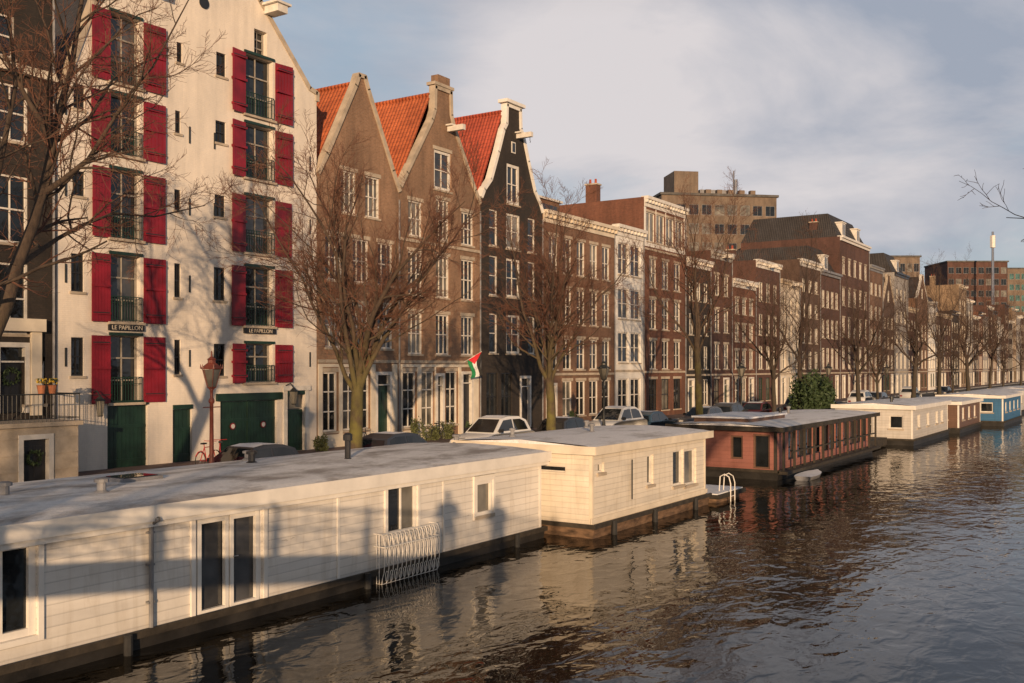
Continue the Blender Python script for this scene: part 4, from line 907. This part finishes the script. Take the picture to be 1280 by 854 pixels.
def person(x,y,z,h,face):
    e=bpy.data.objects.new('person',None); bpy.context.collection.objects.link(e); e.location=(x,y,z); e.rotation_euler=(0,0,face); s=h/1.75; e.scale=(s,s,s)
    arms=[((.0,-.27,1.12),(.25,-.24,1.05)),((.0,.27,1.12),(.25,.24,1.05))]
    V=[(0,0,.95),(0,0,1.15),(0,0,1.38),(0,0,1.5),(0,-.1,.88),(.02,-.11,.48),(0,-.12,.08),(.14,-.13,.04),(0,.1,.88),(.02,.11,.48),(0,.12,.08),(.14,.13,.04),(0,-.19,1.42),arms[0][0],arms[0][1],(0,.19,1.42),arms[1][0],arms[1][1],(0,0,1.57)]
    E=[(0,1),(1,2),(2,3),(0,4),(4,5),(5,6),(6,7),(0,8),(8,9),(9,10),(10,11),(2,12),(12,13),(13,14),(2,15),(15,16),(16,17),(3,18)]
    rad=[.16,.15,.17,.075,.11,.075,.05,.045,.11,.075,.05,.045,.085,.06,.038,.085,.06,.038,.06]
    me=bpy.data.meshes.new('body'); me.from_pydata(V,E,[]); o=bpy.data.objects.new('body',me); bpy.context.collection.objects.link(o); o.parent=e
    sk=o.modifiers.new('skin','SKIN'); 
    for i,r_ in enumerate(rad): me.skin_vertices[0].data[i].radius=(r_,r_*(1.15 if i<3 else 1))
    me.skin_vertices[0].data[0].use_root=True
    o.modifiers.new('sub','SUBSURF').levels=1; o.modifiers[-1].render_levels=2; me.materials.append(m_coat)
    for nm,c,sc_,mt in (('head',(.02,0,1.67),(.095,.078,.118),m_skin),('hair',(-.012,0,1.695),(.1,.086,.112),m_hair),('nose',(.118,0,1.655),(.018,.012,.022),m_skin)):
        P=Part(mt,True); P.lathe([(math.sin(math.pi*i/10),-math.cos(math.pi*i/10)) for i in range(11)],(0,0,0),14)
        q=single(nm,P); q.location=c; q.scale=sc_; q.parent=e
    for _,hd in arms:
        P=Part(m_skin,True); sg=1 if hd[1]>0 else -1; hx,hy,hz=hd
        P.tube([(hx-.02,hy,hz),(hx+.03,hy,hz),(hx+.08,hy,hz)],[.025,.038,.034],8,True)
        for k in range(4): P.tube([(hx+.07,hy,hz-.03+.02*k),(hx+.12,hy-.01*sg,hz-.03+.02*k),(hx+.145+.006*(k%3),hy-.035*sg,hz-.03+.02*k)],[.01,.009,.007],6,True)
        P.tube([(hx+.02,hy-.02*sg,hz+.02),(hx+.06,hy-.05*sg,hz+.04),(hx+.09,hy-.06*sg,hz+.04)],[.012,.011,.008],6,True)
        q=single('hand',P); q.parent=e
person(-.6,.45,3.6,1.78,TH); person(-.6,-1.2,3.6,1.74,TH)
# ================================================================ light, sky, camera
EL=math.radians(7.4); AZ=math.radians(35)
sun=bpy.data.lights.new('sun','SUN'); sun.energy=5.0; sun.angle=math.radians(.5); sun.color=(1,.68,.4)
so=bpy.data.objects.new('sun',sun); bpy.context.collection.objects.link(so)
d=Vector((math.cos(AZ)*math.cos(EL),math.sin(AZ)*math.cos(EL),-math.sin(EL))); so.rotation_euler=d.to_track_quat('-Z','Y').to_euler(); so.location=(-20,-20,30)
w=bpy.data.worlds.new('World'); bpy.context.scene.world=w; w.use_nodes=True; nt=w.node_tree; bg=nt.nodes['Background']
sky=N(nt,'ShaderNodeTexSky',sky_type='NISHITA'); sky.sun_disc=False; sky.sun_elevation=EL; sky.sun_rotation=math.radians(235); sky.air_density=1.2; sky.dust_density=.8; sky.ozone_density=1.5
tc=N(nt,'ShaderNodeTexCoord'); gen=tc.outputs['Generated']; sp=N(nt,'ShaderNodeSeparateXYZ'); nt.links.new(gen,sp.inputs[0])
zz=mth(nt,'ADD',mth(nt,'MAXIMUM',sp.outputs[2],0.0),.3)
cv=N(nt,'ShaderNodeCombineXYZ'); nt.links.new(mth(nt,'DIVIDE',sp.outputs[0],zz),cv.inputs[0]); nt.links.new(mth(nt,'DIVIDE',sp.outputs[1],zz),cv.inputs[1]); nt.links.new(mth(nt,'MULTIPLY',sp.outputs[2],2.0),cv.inputs[2])
def cloudbank(px,py,rad,amt):
    v=Vector((C,S,0))*F+Vector((S,-C,0))*(px-640)+Vector((0,0,460-py)); v.normalize()
    dn=N(nt,'ShaderNodeVectorMath',operation='DOT_PRODUCT'); nt.links.new(gen,dn.inputs[0]); dn.inputs[1].default_value=v
    mr=N(nt,'ShaderNodeMapRange',interpolation_type='SMOOTHSTEP'); nt.links.new(dn.outputs['Value'],mr.inputs[0]); mr.inputs[1].default_value=math.cos(math.radians(rad)); mr.inputs[2].default_value=1; mr.inputs[3].default_value=0; mr.inputs[4].default_value=amt
    return mr.outputs[0]
def total(base,lst):
    for b_ in lst: base=mth(nt,'ADD',base,b_)
    return base
f1=noise(nt,cv.outputs[0],1.5,10,.58,.4)
f1=total(f1,[cloudbank(450,130,8,-.08),cloudbank(1220,280,9,-.12),cloudbank(740,130,12,.12),cloudbank(1050,80,20,.2),cloudbank(520,20,10,.12)])
cover=ramp(nt,f1,.38,.62,(0,0,0),(1,1,1))
mp=N(nt,'ShaderNodeMapping'); mp.inputs['Location'].default_value=(3.1,1.7,0); nt.links.new(cv.outputs[0],mp.inputs['Vector'])
f2=noise(nt,mp.outputs[0],1.8,10,.57,.5)
f2=total(f2,[cloudbank(730,130,10,.2),cloudbank(980,190,10,.12),cloudbank(1150,50,16,-.07),cloudbank(940,10,9,-.04),cloudbank(480,20,8,-.05)])
ccol=ramp(nt,f2,.34,.7,(3.9,4.3,5.2),(8.2,7.6,7.6))
skc=mix(nt,1.0,sky.outputs[0],(1.3,1.3,1.35),'MULTIPLY')
blue=mix(nt,.7,skc,(4.2,5.3,6.7))
c=mix(nt,mth(nt,'MULTIPLY',cover,.92),blue,ccol)
# sky overhead, out of view, is dimmed to cut fill light and water reflection
up=N(nt,'ShaderNodeMapRange'); nt.links.new(sp.outputs[2],up.inputs[0]); up.inputs[1].default_value=.33; up.inputs[2].default_value=.6; up.inputs[3].default_value=1.0; up.inputs[4].default_value=.38
c=mix(nt,1.0,c,up.outputs[0],'MULTIPLY')
nt.links.new(c,bg.inputs['Color']); bg.inputs['Strength'].default_value=.09
cd=bpy.data.cameras.new('camera'); cd.sensor_width=36; cd.lens=35; cd.shift_y=33/1280; cd.clip_start=.05; cd.clip_end=6000
co=bpy.data.objects.new('camera',cd); bpy.context.collection.objects.link(co); co.location=(0.2,0,CZ); co.rotation_euler=(math.pi/2,0,TH-math.pi/2); bpy.context.scene.camera=co
sc=bpy.context.scene; sc.view_settings.view_transform='Standard'; sc.view_settings.look='None'; sc.view_settings.exposure=0
